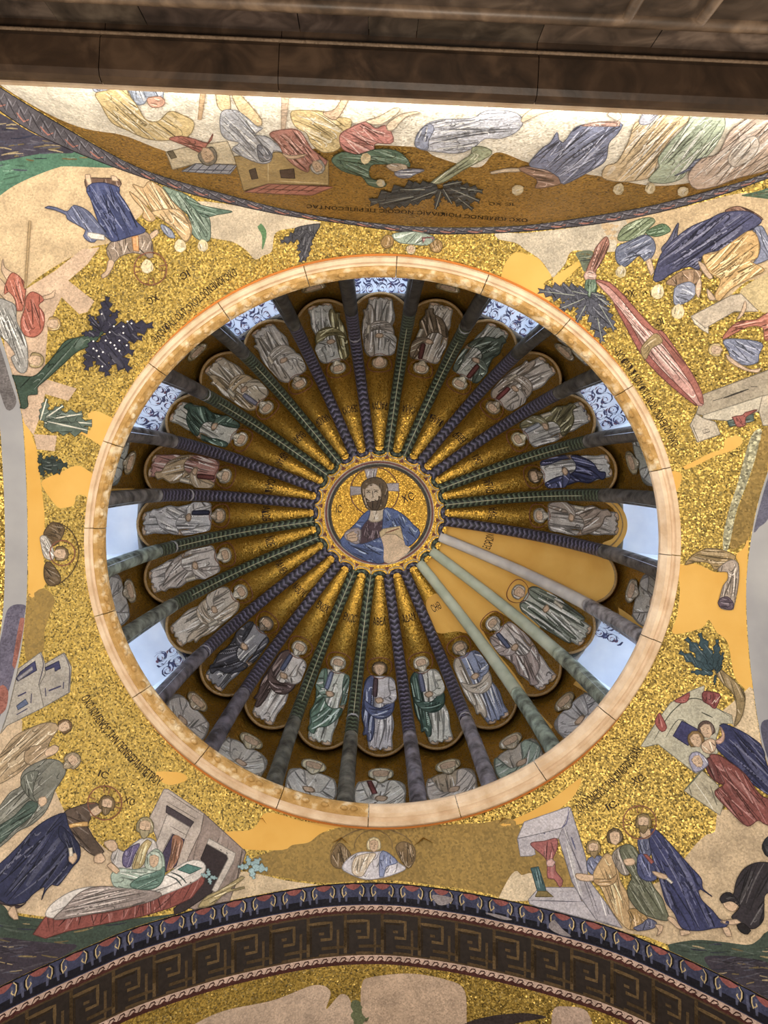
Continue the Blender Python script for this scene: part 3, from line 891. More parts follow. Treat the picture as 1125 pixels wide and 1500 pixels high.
# upper right
vp('ground', [(-20, 152), (150, 158), (300, 146), (600, 108), (900, 44), (1000, 24), (870, 230), (860, 290), (700, 290), (540, 290), (490, 380), (430, 450), (395, 480), (340, 390), (280, 330), (200, 280), (130, 230), (0, 200)], 'b9ac96', (730, 310))
vp('ground', [(-100, 300), (0, 266), (450, 180), (920, 66), (1125, 100), (1320, 150), (1320, 700), (1000, 700), (800, 850), (780, 700), (700, 600), (600, 400), (320, 540), (250, 530), (200, 400), (0, 430)], 'b99d72', (900, 270))
vp('ground', [(920, 790), (1125, 650), (1320, 560), (1320, 900), (1125, 940), (1090, 940)], 'bba46f', (900, 270), lift=.0009)
vp('grass', [(930, 80), (1050, 50), (1320, -20), (1320, 170), (1200, 130), (1125, 108), (1000, 92)], '435a45', (900, 270), lift=.001)
vp('plaster_patch', [(15, 490), (50, 380), (120, 300), (200, 310), (290, 340), (340, 400), (390, 480), (330, 530), (380, 620), (340, 680), (280, 690), (120, 595), (0, 520)], None, (730, 310), m=OCHRE, lift=.0012, label='ochre plaster patch above the upper right of the ring')
vp('plaster_patch', [(400, 490), (480, 430), (580, 370), (605, 385), (520, 470), (420, 560)], None, (730, 310), m=OCHRE, lift=.0012, label=OL)
vp('grass', [(570, 300), (690, 290), (680, 390), (630, 440), (600, 370)], '66705c', (730, 310), lift=.0012)
# upper left
vp('ground', [(-250, 560), (-100, 440), (0, 380), (100, 310), (250, 235), (430, 172), (850, 178), (1060, 250), (1120, 330), (1050, 500), (950, 600), (830, 720), (600, 790), (190, 1060), (180, 1300), (120, 1500), (-60, 1250), (-200, 1000)], 'c0a377', (0, 210))
vp('ground', [(130, 420), (190, 240), (400, 110), (600, -50), (730, -65), (640, 60), (500, 180), (690, 330), (640, 410), (580, 425), (450, 300), (375, 460), (350, 530), (330, 780), (330, 900), (560, 970), (500, 1060), (330, 1010), (300, 1150), (245, 1310), (150, 1190), (100, 1000), (40, 850), (0, 700), (60, 500)], 'c2a284', (0, 375), lift=.0009, curved=False)
vp('ground', [(245, 480), (415, 490), (400, 605), (270, 590)], 'c2a284', (0, 540), lift=.0011, curved=False)
vp('ground', [(-400, -20), (-100, 0), (200, 55), (400, 100), (550, 132), (360, 168), (220, 205), (190, 340), (130, 370), (70, 400), (0, 330), (-100, 270), (-270, 230), (-300, 120)], 'bdab8f', (360, 300), lift=.0009)
vp('grass', [(-200, 130), (0, 125), (200, 90), (400, 62), (650, 75), (860, 172), (500, 168), (420, 178), (250, 240), (100, 312), (0, 382), (-250, 570)], '43705a', (0, 210), lift=.001)
vp('grass', [(-200, -300), (0, -220), (230, -80), (540, 60), (300, 75), (0, 130), (-200, 140)], '3a3645', (0, 210), lift=.0012)
vp('grass', [(85, 160), (110, 135), (150, 190), (145, 260), (120, 330), (118, 225)], '4f7a4c', (360, 300), lift=.0012)

# ------------------------------------------------------------------ lunette above the cornice
LR = lun
def lp(name, pts, col=None, m=None, org=(0, 0), sc=1.0, lift=0.0006, curved=True):
    return patch(name, LR, pts, col, m, org, sc, lift, curved)
lp('ground', [(-60, 40), (300, 60), (700, 80), (1300, 110), (1300, 188), (1125, 240), (1040, 262), (960, 272), (880, 258), (860, 255), (830, 245), (775, 238), (728, 223), (700, 245), (640, 230), (605, 215), (480, 215), (350, 240), (280, 232), (230, 217), (180, 198), (120, 187), (64, 163), (0, 124), (-50, 85)], 'ded5c4')
lp('grass', [(-20, 70), (300, 70), (715, 90), (1300, 110), (1300, 178), (1125, 164), (900, 158), (715, 151), (490, 143), (265, 129), (40, 116), (0, 112)], '9aab9c', lift=.0009)

# ------------------------------------------------------------------ pictures on the vault
FIG, TREEC, HOUSE = 'mosaic figure', 'mosaic tree', 'mosaic building'
z0 = 0.0018
CUR = [vmap]
def F_(label, org, cat=FIG, name='mosaic_figure', sc=5.0, lvl=0, group=None):
    return Fig(name, label, cat, CUR[0], org, sc, z0 + lvl * 0.0022, 1.0, group)
SK = 'c2a282'
# -- lower left: the bed
f = F_('stooping figure in tan robe below the grey house, left edge', (0, 930), lvl=0)
f.part('robe', 'a58c68', [(-60, 960), (0, 880), (100, 750), (230, 680), (330, 645), (410, 650), (430, 680), (390, 740), (340, 820), (250, 900), (150, 1000), (60, 1060), (0, 1090), (-60, 1120)], 9, (-.8, .7))
f.part('mantle', '9b8260', [(200, 830), (300, 800), (380, 740), (350, 830), (400, 870), (320, 910), (250, 955), (190, 940), (175, 900)], 4, (.8, -.5))
f.part('hand', SK, [(330, 850), (400, 805), (430, 825), (410, 865), (340, 890)])
f.head(470, 672, 40, (.9, -.45), '6a4f2a', False)
f = F_('bearded figure in grey and green robes behind the large dark blue one', (0, 1130), lvl=1)
f.part('robe', '74756d', [(150, 50), (180, -10), (260, -60), (350, -90), (440, -70), (480, 0), (440, 80), (400, 140), (370, 220), (320, 310), (230, 390), (130, 440), (40, 520), (-40, 560), (-40, 340), (60, 170), (150, 110)], 10, (-.7, .7))
f.part('mantle', '42564f', [(-40, 430), (100, 330), (210, 220), (275, 235), (250, 300), (180, 370), (100, 430), (30, 500), (-40, 550)], 7, (-.8, .6))
f.part('sleeve', '666a62', [(150, 80), (200, 10), (280, 0), (250, 90), (240, 180), (270, 230), (200, 180)], 4, (.2, 1))
f.part('hand', SK, [(280, 200), (330, 185), (340, 230), (300, 260), (280, 235)])
f.head(525, -75, 46, (.75, -.65), '8d7c60', True)
f = F_('large figure in dark blue robe leaning over the bed with cross-marked halo', (0, 1130), lvl=2)
f.part('hem', '3d3038', [(-30, 880), (60, 960), (150, 985), (190, 960), (130, 1003), (60, 985), (-20, 960)], 4, (1, .2))
f.part('tunic', '54443a', [(470, 300), (560, 260), (660, 230), (720, 240), (700, 270), (665, 290), (660, 350), (640, 400), (680, 480), (740, 560), (760, 590), (700, 620), (640, 590), (580, 540), (500, 520), (470, 400)], 8, (.7, .8))
f.part('clavus', 'c9973a', [(478, 400), (560, 378), (640, 372), (642, 400), (560, 405), (490, 418)], 2, (1, 0))
f.part('robe', '23294f', [(-40, 730), (60, 620), (150, 530), (250, 420), (350, 350), (440, 310), (475, 305), (500, 400), (540, 480), (580, 550), (580, 640), (530, 700), (480, 770), (420, 840), (380, 830), (330, 880), (300, 945), (322, 850), (240, 900), (180, 960), (100, 975), (40, 970), (-40, 900)], 14, (-.65, .75), fw=2.2)
f.part('sleeve', '1b2146', [(440, 400), (520, 470), (580, 550), (580, 640), (530, 690), (490, 640), (490, 560), (430, 480)], 4, (.4, 1))
f.part('hand', SK, [(690, 625), (740, 600), (770, 650), (745, 672), (690, 668)])
f.part('hand', SK, [(505, 620), (550, 600), (560, 640), (530, 680), (505, 660)])
f.part('scroll', 'cfc6b8', [(500, 565), (525, 560), (530, 620), (508, 625)], curved=False)
f.part('neck', SK, [(660, 290), (720, 250), (745, 285), (700, 325), (662, 330)])
f.part('foot', SK, [(55, 1035), (100, 990), (130, 1085), (100, 1088)])
f.head(780, 245, 46, (.15, -.95), '6b5530', True, 125, (765, 232), cross=True)
f = F_('grey house with dark doorways behind the bed', (150, 1130), HOUSE, 'mosaic_building', lvl=0)
f.part('facade', 'aa9d96', [(340, 350), (450, 130), (480, 130), (745, 310), (720, 440), (620, 660), (540, 720), (430, 640), (400, 580), (400, 500)], curved=False, lines=[(1, '5a4f4c', [(470, 150), (735, 325)]), (1, '5a4f4c', [(470, 222), (690, 350)])])
f.part('side_wall', '8c7b75', [(745, 310), (920, 470), (1050, 590), (1000, 760), (930, 950), (860, 970), (800, 1000), (700, 1008), (540, 990), (620, 900), (760, 740), (740, 660), (620, 650), (720, 440)], 5, (-.3, 1), curved=False)
f.part('window', '463c44', [(470, 250), (670, 370), (640, 415), (465, 300)], curved=False)
f.part('door_frame', 'b3a8a2', [(470, 320), (490, 320), (640, 410), (600, 500), (510, 455), (430, 600), (380, 560)], curved=False, lines=[(1, '5a4f4c', [(495, 400), (620, 470)])])
f.part('door_opening', '3b3150', [(515, 462), (600, 500), (540, 690), (460, 740), (440, 600)], 0, curved=False)
f.part('curtain', '8c5a3c', [(520, 470), (590, 510), (540, 670), (470, 730), (500, 600)], 7, (-.2, 1), edge=0)
f.part('door_opening', '32282d', [(770, 520), (930, 610), (860, 760), (800, 890), (650, 990), (560, 1050), (520, 1010), (620, 920), (760, 750), (720, 640)], curved=False)
f.part('door_frame', 'b9b0aa', [(780, 490), (975, 600), (960, 660), (835, 890), (802, 870), (920, 640), (910, 612), (765, 530)], curved=False)
f = F_('bed with red frame and striped mattress in the lower left picture', (150, 1130), 'mosaic bed', 'mosaic_bed', lvl=1)
f.part('bed_frame', '7c3129', [(-510, 1195), (-420, 1065), (0, 1040), (200, 1000), (440, 910), (620, 830), (760, 740), (740, 820), (650, 930), (500, 1000), (300, 1060), (0, 1120), (-250, 1170), (-420, 1225)], 26, (.25, -1), curved=False)
f.part('mattress', 'ccc6c4', [(-415, 1060), (-380, 980), (-250, 890), (-120, 850), (0, 850), (300, 870), (450, 770), (520, 720), (600, 670), (680, 650), (740, 670), (755, 720), (700, 790), (560, 860), (430, 910), (200, 990), (-50, 1040), (-300, 1075)], 4, (1, -.4), lines=[(2.4, '3a4444', [(470, 760), (540, 790), (580, 840)]), (2.4, '3a4444', [(500, 740), (570, 770), (615, 820)])])
f.part('cushion_diamond', '44736f', [(550, 720), (620, 680), (730, 710), (640, 752)], curved=False)
f = F_('old man in white robe and yellow mantle sitting behind the bed', (150, 1130), lvl=2)
f.part('robe', 'b9b3b4', [(60, 640), (100, 560), (150, 590), (240, 520), (300, 490), (370, 500), (400, 560), (380, 640), (340, 690), (210, 740), (140, 720), (100, 700)], 6, (-.3, 1))
f.part('sash', '5a5080', [(160, 590), (270, 530), (230, 620), (200, 700), (150, 690)], 3, (-.3, 1))
f.part('mantle', 'b09a62', [(215, 700), (270, 560), (330, 500), (360, 520), (320, 600), (300, 680), (230, 735)], 4, (-.4, 1))
f.part('hand', SK, [(10, 520), (80, 505), (110, 560), (70, 590), (30, 560)])
f.head(310, 410, 50, (.1, -1), '8f835f', True)
f = F_('woman in pale green veil sitting up in the bed', (150, 1130), lvl=3)
f.part('blanket', '8f8280', [(-360, 1080), (-280, 1000), (-180, 900), (-60, 850), (100, 850), (380, 880), (430, 910), (330, 960), (150, 1000), (0, 1030), (-150, 1060), (-300, 1085)], 12, (1, -.25), label='grey brown blanket')
f.part('robe', '93a79d', [(60, 760), (100, 720), (140, 710), (230, 720), (340, 690), (340, 610), (390, 570), (440, 610), (455, 690), (450, 770), (410, 840), (330, 870), (220, 860), (100, 850), (70, 820)], 9, (1, .1))
f.part('mantle', '55786f', [(200, 830), (280, 770), (380, 740), (450, 700), (450, 770), (410, 840), (330, 868), (230, 858)], 4, (1, -.3))
f.part('arm', SK, [(30, 690), (60, 670), (125, 730), (100, 752), (60, 722)])
f.head(375, 655, 42, (.1, -1), '93a79d', False, veil='a5b5aa')
f = F_('leafy twig with pale blue leaves beside the dark doorway', (150, 1130), 'mosaic plant', 'mosaic_plant', lvl=3)
f.part('stem', 'a08f5e', [(700, 1000), (760, 920), (860, 870), (1020, 770), (1040, 780), (940, 862), (1040, 848), (1040, 858), (900, 895), (790, 990)], 4, (1, -.5))
for i, (cx, cy) in enumerate(((1080, 700), (780, 775))):
    for L_ in spiky(cx, cy, [(cx - 60, cy - 20), (cx - 10, cy - 60), (cx + 60, cy + 10), (cx + 10, cy + 55)] if i else [(cx - 90, cy), (cx - 20, cy - 80), (cx + 80, cy - 60), (cx + 130, cy + 20), (cx + 30, cy + 90)], f.rnd, 3):
        f.part('leaf', '86a8b2', L_, curved=False, ew=.7)
f = F_('grey two-towered house with dark blue windows at the left edge', (0, 930), HOUSE, 'mosaic_building', lvl=0)
f.part('tower', '9c968f', [(325, 215), (470, 130), (522, 235), (510, 420), (300, 540), (280, 380), (330, 290)], curved=False, lines=[(1.6, '4a4658', [(462, 135), (508, 240), (500, 420)])])
f.part('facade', 'a29c94', [(110, 265), (300, 125), (330, 215), (330, 290), (285, 370), (320, 530), (200, 590), (0, 690), (60, 480), (110, 330)], curved=False, lines=[(1.6, '4a4658', [(290, 130), (318, 215), (280, 370)])])
f.part('window', '2d2f5c', [(110, 300), (255, 190), (268, 260), (130, 340)], curved=False)
f.part('window', '8d8a96', [(125, 315), (235, 232), (240, 255), (135, 335)], curved=False)
f.part('window', '2d2f5c', [(330, 240), (430, 190), (442, 245), (402, 268), (396, 235), (335, 262)], curved=False)
f.part('window', '4a5a80', [(120, 520), (185, 470), (205, 505), (130, 550)], curved=False)
f.lines('wall_marks', [(2.2, [(130, 450), (190, 420)]), (2.2, [(355, 410), (445, 375)]), (1.4, [(330, 390), (335, 450)]), (1.4, [(465, 345), (462, 395)]), (1.4, [(230, 430), (225, 500)]), (1.4, [(120, 585), (200, 540)])], '33305a', taper=False)
# -- bottom: roundel with a winged bust
f = F_('winged half figure in white mantle in a round frame below the ring', (340, 1180), lvl=1)
f.lines('roundel', [(1.4, [(725, 425), (722, 340), (770, 270), (870, 200), (1010, 165), (1140, 175), (1280, 235), (1335, 320), (1340, 400), (1290, 460)]), (1.2, [(1035 + 140 * cos(a), 300 + 120 * sin(a)) for a in lin(pi * .95, 2.05 * pi, 14)])], '6d552c', taper=False)
for w_ in ([(728, 425), (735, 340), (790, 275), (845, 325), (870, 380), (810, 455), (765, 457)], [(1200, 300), (1260, 265), (1335, 310), (1335, 400), (1290, 460), (1225, 380)]):
    f.part('wing', '6f5836', w_, 8, (.3, 1), edge=-.4)
f.part('mantle', 'bcb9c6', [(805, 460), (850, 390), (930, 345), (1040, 342), (1130, 340), (1220, 420), (1272, 462), (1200, 500), (1100, 530), (980, 542), (870, 505)], 9, (-.3, 1))
f.part('tunic', 'c4b29c', [(905, 380), (1050, 352), (1000, 440), (950, 520), (880, 492)], 6, (-.3, 1))
f.part('mantle_fold', '6f7dab', [(1085, 350), (1135, 345), (1210, 415), (1130, 450), (1110, 520), (1080, 525)], 4, (.1, 1))
f.head(1038, 292, 40, (0, -1), 'd0c094', False)
# -- lower right: the woman touching the hem
f = F_('pale grey canopy with a knotted red curtain and a green column', (750, 1160), HOUSE, 'mosaic_building', lvl=0)
f.part('base_slab', 'aaa6b2', [(120, 790), (200, 700), (470, 700), (510, 800), (640, 840), (810, 1000), (620, 950), (300, 880), (130, 822)], curved=False, lines=[(1.2, '4a4658', [(125, 795), (510, 805)]), (1, '4a4658', [(470, 700), (512, 802)])])
f.part('pillar', '9d99a6', [(340, 330), (430, 120), (540, 480), (560, 640), (700, 830), (810, 1000), (620, 940), (520, 800), (440, 660), (345, 350)], 3, (.3, 1), curved=False, lines=[(1, '4a4658', [(370, 270), (560, 690), (640, 900)]), (2, '4a5080', [(435, 330), (465, 420)])])
f.part('roof', 'b8b3be', [(40, 340), (90, 220), (410, 110), (432, 122), (370, 262), (200, 310)], curved=False, lines=[(2, '4a4a78', [(40, 345), (365, 265), (415, 118)])])
f.part('beam', 'aca8b4', [(40, 345), (370, 265), (342, 340), (160, 385), (172, 458), (140, 470), (62, 472)], curved=False)
f.part('curtain', '95494a', [(135, 382), (240, 360), (328, 342), (330, 420), (300, 490), (318, 540), (320, 580), (372, 650), (352, 700), (310, 640), (262, 632), (258, 540), (240, 480)], 8, (.05, 1))
f.part('curtain_knot', 'c49a98', [(255, 505), (290, 488), (318, 515), (300, 548), (262, 545)], 2, (1, 0))
f.part('column', '355860', [(138, 560), (195, 548), (252, 725), (190, 742)], 4, (.3, 1), curved=False)
f.part('column_base', '7d6a32', [(170, 768), (190, 728), (255, 728), (305, 770)], curved=False)
f = F_('apostle in tan robe next to the pale grey canopy', (750, 1160), lvl=1)
f.part('tunic', '646c90', [(553, 565), (560, 490), (650, 470), (660, 540), (590, 605)], 4, (.5, 1))
f.part('robe', 'b8955f', [(600, 590), (650, 500), (700, 450), (770, 520), (790, 640), (850, 760), (860, 880), (880, 970), (1000, 950), (985, 990), (870, 1012), (800, 960), (720, 850), (650, 700), (600, 640)], 10, (.35, 1))
f.part('mantle', 'a5824e', [(600, 640), (720, 640), (770, 600), (760, 660), (690, 695), (620, 680)], 3, (1, -.1))
f.part('hem', 'a07d3e', [(850, 870), (920, 860), (1000, 935), (985, 990), (870, 1010), (880, 940)], 4, (.4, 1))
f.part('hand', SK, [(470, 600), (600, 615), (600, 650), (540, 655), (480, 640)])
f.head(598, 415, 42, (-.1, -1), '8a7140', True)
f = F_('apostle in green grey robe between the tan apostle and the blue figure', (750, 1160), lvl=2)
f.part('tunic', '8a8078', [(735, 470), (800, 400), (850, 420), (830, 520), (860, 600), (800, 600)], 5, (.3, 1))
f.part('robe', '5f6350', [(790, 420), (860, 385), (920, 440), (950, 560), (1010, 640), (1040, 700), (1100, 780), (1125, 850), (1150, 940), (1060, 932), (940, 880), (860, 780), (850, 700), (880, 620), (830, 540)], 13, (.6, 1))
f.part('hem', '55597a', [(890, 1000), (960, 965), (1000, 930), (1060, 960), (1040, 1000), (920, 1020)], 6, (.3, 1))
f.part('hand', SK, [(820, 500), (890, 490), (900, 530), (840, 540)])
f.part('foot', SK, [(1050, 975), (1110, 985), (1090, 1040), (1060, 1060), (1075, 1015)])
f.part('foot', SK, [(1140, 930), (1180, 920), (1250, 1010), (1220, 1005)])
f.head(755, 335, 46, (-.1, -1), '5b4a2c', False)
f = F_('striding figure in blue robe with cross-marked halo, lower right picture', (900, 1190), lvl=3)
f.part('foot', SK, [(795, 845), (840, 848), (862, 912), (825, 910)])
f.part('foot', SK, [(480, 870), (550, 868), (562, 888), (490, 906)])
f.part('tunic', '4d567c', [(178, 195), (262, 190), (272, 300), (240, 330), (190, 300)], 4, (.2, 1))
f.part('robe', '282f62', [(262, 130), (310, 133), (400, 220), (480, 310), (560, 400), (640, 490), (650, 560), (720, 620), (622, 562), (640, 640), (720, 720), (780, 790), (842, 802), (820, 840), (740, 850), (620, 870), (500, 850), (440, 740), (380, 660), (350, 560), (330, 490), (300, 420), (280, 330), (260, 220)], 16, (.5, 1), fw=2.2)
f.part('sleeve', '3a447a', [(180, 310), (250, 330), (290, 380), (300, 430), (310, 490), (240, 505), (175, 450)], 5, (.4, 1))
f.part('clavus', '8a3a30', [(215, 310), (240, 310), (292, 365), (272, 380)], curved=False)
f.part('hand', SK, [(280, 435), (380, 460), (400, 490), (330, 482)])
f.part('scroll', 'd0c8bc', [(380, 490), (395, 482), (432, 515), (420, 525)], curved=False)
f.part('neck', SK, [(190, 150), (255, 120), (265, 180), (215, 195)])
f.head(215, 78, 46, (0, -1), '7a6436', True, 122, (188, 75), cross=True)
f = F_('crouching woman in black hooded cloak touching the blue robe', (900, 1190), lvl=3)
f.part('cloak', '2e2931', [(880, 590), (900, 500), (950, 420), (1030, 375), (1125, 370), (1250, 400), (1250, 560), (1115, 600), (1100, 700), (1095, 790), (1040, 850), (980, 850), (900, 800), (860, 770), (920, 700), (870, 640)], 9, (-.5, 1), fw=2)
f.part('face', SK, [(800, 660), (860, 650), (912, 672), (890, 722), (850, 725), (815, 700)])
f.part('hood', '28242c', [(775, 640), (800, 600), (850, 590), (900, 640), (925, 690), (870, 655), (830, 655), (790, 668)], 3, (1, .3))
f.part('arm', SK, [(780, 802), (900, 788), (930, 810), (860, 826)])
f.part('shoe', '1f1b20', [(900, 830), (950, 818), (1003, 870), (980, 896), (930, 880)])
f = F_('piece of dark garment of another picture at the right edge above the crouching woman', (900, 1190), lvl=1)
f.part('garment', '26262f', [(1085, 240), (1125, 180), (1200, 160), (1200, 330), (1125, 325), (1095, 290)], 4, (.3, 1))
f = F_('cream house with dark blue window and red cloth on its roof', (900, 990), HOUSE, 'mosaic_building', lvl=0)
f.part('facade', 'aeaa96', [(195, 515), (300, 350), (410, 200), (560, 110), (660, 70), (650, 190), (860, 290), (870, 350), (780, 350), (740, 480), (760, 560), (650, 690), (600, 718), (320, 500), (220, 522)], curved=False, lines=[(1.6, '3f4238', [(290, 470), (430, 255), (600, 165), (850, 300)]), (1.2, '3f4238', [(375, 455), (470, 320), (560, 370)]), (2, '3f4238', [(640, 268), (720, 305)])])
f.part('lower_wall', 'a9a088', [(510, 842), (640, 690), (760, 800), (800, 940), (775, 1022)], 2, (.6, 1), curved=False, lines=[(2.4, '5c6152', [(515, 838), (645, 690)])])
f.part('window', '2b2b60', [(495, 330), (630, 402), (540, 512), (430, 440)], curved=False)
f.part('roof_cloth', '8c3430', [(300, 330), (330, 270), (350, 300), (384, 380), (350, 410), (310, 370)], 3, (.2, 1))
f.part('roof_cloth', '8c3430', [(440, 185), (500, 150), (552, 122), (540, 180), (500, 200)], 3, (1, -.2))
f.part('roof_cloth', '7a2a2e', [(655, 115), (770, 130), (780, 150), (740, 240), (700, 215), (650, 180)], 4, (.2, 1), lines=[(1.4, 'c7a9a0', [(715, 205), (740, 175), (740, 195), (775, 150)])])
f = F_('woman in wide dark blue mantle in front of the cream house', (900, 990), lvl=1)
f.part('mantle', '222858', [(745, 520), (790, 480), (812, 430), (770, 365), (800, 350), (940, 410), (1070, 500), (1095, 560), (1115, 640), (1170, 760), (1240, 950), (1125, 870), (1000, 780), (880, 660)], 12, (.8, .9), fw=2.2)
f.part('collar', 'b88f7c', [(740, 480), (790, 440), (775, 370), (808, 425), (800, 480), (760, 500)], 2, (.2, 1))
f.head(675, 400, 48, (-.35, -.95), '55423c', False)
f = F_('woman with light brown hair leaning to the woman in dark blue', (900, 990), lvl=2)
f.part('robe', 'b99c80', [(640, 500), (690, 465), (735, 470), (742, 540), (700, 572), (650, 550)], 3, (.6, 1))
f.head(600, 470, 46, (-.4, -.9), '7a5c2c', False)
f = F_('woman in dark red robe with lilac head cloth below the cream house', (900, 990), lvl=4)
f.part('sleeve', '5c2424', [(690, 600), (780, 650), (810, 790), (740, 770), (680, 690)], 4, (.4, 1))
f.part('robe', '77332f', [(700, 590), (760, 580), (830, 620), (960, 720), (1060, 860), (1125, 900), (1280, 950), (1280, 1100), (1125, 1095), (1060, 1060), (1000, 1100), (950, 1088), (840, 980), (740, 870), (760, 830), (810, 790), (770, 700)], 14, (.7, 1), fw=2)
f.head(612, 625, 42, (-.5, -.8), '8b8aa5', False, veil='8b8aa8')
# -- right: tree and half-lost angel
f = F_('small dark teal tree with a bent brown stem right of the ring', (900, 790), TREEC, 'mosaic_tree', lvl=1)
f.part('stem', '8a7448', [(735, 960), (770, 950), (850, 1010), (930, 1090), (960, 1160), (935, 1300), (880, 1370), (900, 1250), (870, 1130), (800, 1060)], 5, (.5, 1))
for L_ in spiky(745, 985, [(480, 825), (530, 725), (625, 690), (755, 735), (800, 830), (565, 970), (735, 1065), (790, 930)], f.rnd, 4, .13):
    f.part('leaf', '28434e', L_, 3, (.7, 1), curved=False, ew=.8)
f = F_('wing and scrap of robe of a mostly lost angel at the right', (900, 790), lvl=2)
f.part('wing', '937945', [(520, 185), (560, 130), (630, 85), (700, 65), (800, 80), (890, 125), (860, 170), (800, 180), (740, 225), (700, 175), (600, 165)], 9, (1, .15))
f.part('robe', '9d8d80', [(800, 180), (860, 150), (905, 172), (912, 300), (880, 480), (860, 516), (770, 490), (800, 340), (832, 300), (830, 240), (760, 230)], 9, (-.2, 1))
f.part('hem', '5a4a5a', [(770, 440), (830, 420), (875, 470), (860, 515), (770, 490)], 4, (1, .3))
# -- left: half-lost angel
f = F_('half lost haloed bust lying sideways in a roundel at the left', (0, 740), lvl=1)
f.part('wing', '5f4a2c', [(318, 205), (380, 130), (470, 165), (440, 255), (385, 300), (345, 260)], 6, (.6, .5))
f.part('wing', '5f4a2c', [(325, 440), (365, 415), (440, 520), (432, 570), (370, 592), (325, 540)], 6, (.7, .5))
f.part('robe', 'bbb3ac', [(295, 230), (335, 228), (390, 330), (385, 400), (325, 380), (300, 290)], 7, (.6, 1))
f.lines('roundel', [(1.5, [(360, 130), (430, 130), (520, 190), (570, 290), (572, 390), (520, 500), (440, 570), (380, 590)])], '4a3418', taper=False)
f.head(440, 355, 42, (1, .08), '6b5530', False, 92, (455, 350))
# -- upper left: the blind men
f = F_('large figure in blue robe with halo, feet up in the upper left picture', (0, 210), lvl=2)
f.part('hem', '644a3c', [(622, 258), (740, 252), (872, 262), (872, 320), (760, 300), (660, 310), (640, 340)], 6, (0, 1))
f.part('foot', SK, [(622, 225), (655, 222), (668, 300), (640, 300)])
f.part('foot', SK, [(810, 235), (850, 240), (865, 270), (820, 268)])
f.part('tunic', '8f7b6a', [(780, 800), (800, 730), (900, 680), (1060, 645), (1110, 720), (1118, 830), (1090, 840), (1050, 812), (960, 800), (870, 830), (830, 872)], 10, (.2, 1))
f.part('clavus', 'c4822f', [(962, 680), (1010, 672), (1016, 788), (975, 782)], 3, (0, 1), curved=False)
f.part('robe', '323e70', [(640, 310), (670, 290), (760, 285), (870, 320), (870, 360), (930, 450), (990, 560), (1062, 640), (950, 680), (840, 715), (800, 702), (740, 620), (700, 520), (660, 400), (632, 350)], 16, (.45, 1), fw=2.2)
f.part('mantle_end', '545c80', [(325, 468), (350, 456), (420, 470), (490, 495), (540, 450), (640, 490), (710, 570), (800, 700), (740, 660), (690, 720), (640, 710), (608, 672), (625, 632), (560, 590), (490, 550), (480, 520), (400, 485)], 9, (.5, .7))
f.part('scroll', 'cfc6c0', [(640, 650), (760, 670), (765, 702), (660, 690)])
f.part('arm', SK, [(795, 850), (835, 868), (790, 960), (745, 985), (740, 960), (775, 930)])
f.head(1075, 900, 42, (.05, 1), 'cdb27c', False, 120, (1100, 915), faded=True, cross=True)
f = F_('figure in tan robe upside down next to the large blue figure, upper left', (170, 240), lvl=1)
f.part('robe', 'b8945f', [(120, 150), (200, 170), (240, 125), (330, 170), (400, 260), (480, 340), (540, 420), (552, 500), (510, 570), (430, 480), (330, 400), (270, 350), (200, 250)], 13, (.7, 1))
f.part('mantle', 'c3a06a', [(260, 350), (440, 330), (510, 400), (545, 500), (505, 565), (420, 470), (330, 400)], 8, (.7, .8))
f.part('sleeve', 'b08c58', [(95, 200), (160, 250), (240, 330), (290, 400), (240, 420), (190, 380), (200, 340), (130, 260)], 4, (.6, 1))
f.part('tunic', '8c93ac', [(330, 440), (400, 480), (430, 540), (380, 530), (335, 480)], 3, (.6, 1))
f.part('hand', SK, [(240, 520), (300, 478), (312, 500), (255, 552)])
f.head(468, 600, 40, (.15, 1), 'd2bb80', False, faded=True)
f = F_('figure in green robe upside down behind the tan figure, upper left', (170, 240), lvl=0)
f.part('robe', '6f8474', [(340, 170), (420, 190), (500, 220), (620, 300), (680, 390), (692, 480), (680, 562), (600, 552), (540, 480), (530, 380), (440, 300)], 11, (.6, 1))
f.part('mantle_end', '587263', [(500, 250), (620, 300), (760, 330), (852, 350), (740, 372), (650, 390), (600, 350)], 4, (1, .3))
f.head(635, 600, 36, (.15, 1), 'd2bb80', False, faded=True)
f = F_('sitting figure in red tunic with bare legs, left edge', (0, 375), lvl=1)
f.part('leg', SK, [(8, 100), (20, 18), (32, 80), (95, 130), (60, 180), (20, 130)])
f.part('leg', SK, [(-30, 160), (0, 165), (60, 240), (110, 330), (100, 370), (30, 310), (-30, 240)])
f.part('tunic', 'a64e30', [(40, 200), (92, 120), (180, 200), (178, 320), (160, 400), (122, 400), (110, 320), (60, 260), (30, 280)], 8, (.4, 1))
f.part('cloak', 'a3482c', [(190, 300), (240, 260), (322, 312), (280, 360), (322, 430), (310, 540), (250, 592), (170, 570), (150, 480), (180, 380)], 8, (.3, 1))
f.part('arm', SK, [(310, 295), (370, 275), (400, 245), (392, 300), (320, 315)])
f.head(385, 495, 40, (1, .1), 'b08c48', False)
f = F_('crouching figure in pale grey robe below the red figure, left edge', (0, 375), lvl=2)
f.part('robe', '9c9a98', [(-30, 520), (-30, 320), (60, 330), (112, 370), (120, 480), (180, 600), (202, 720), (190, 842), (130, 842), (78, 740), (110, 720), (60, 640)], 14, (.35, 1))
f.head(255, 762, 44, (.9, .15), 'a08a58', False)
f = F_('dark blue leaved tree with thick green trunk at the upper left', (0, 375), TREEC, 'mosaic_tree', lvl=3)
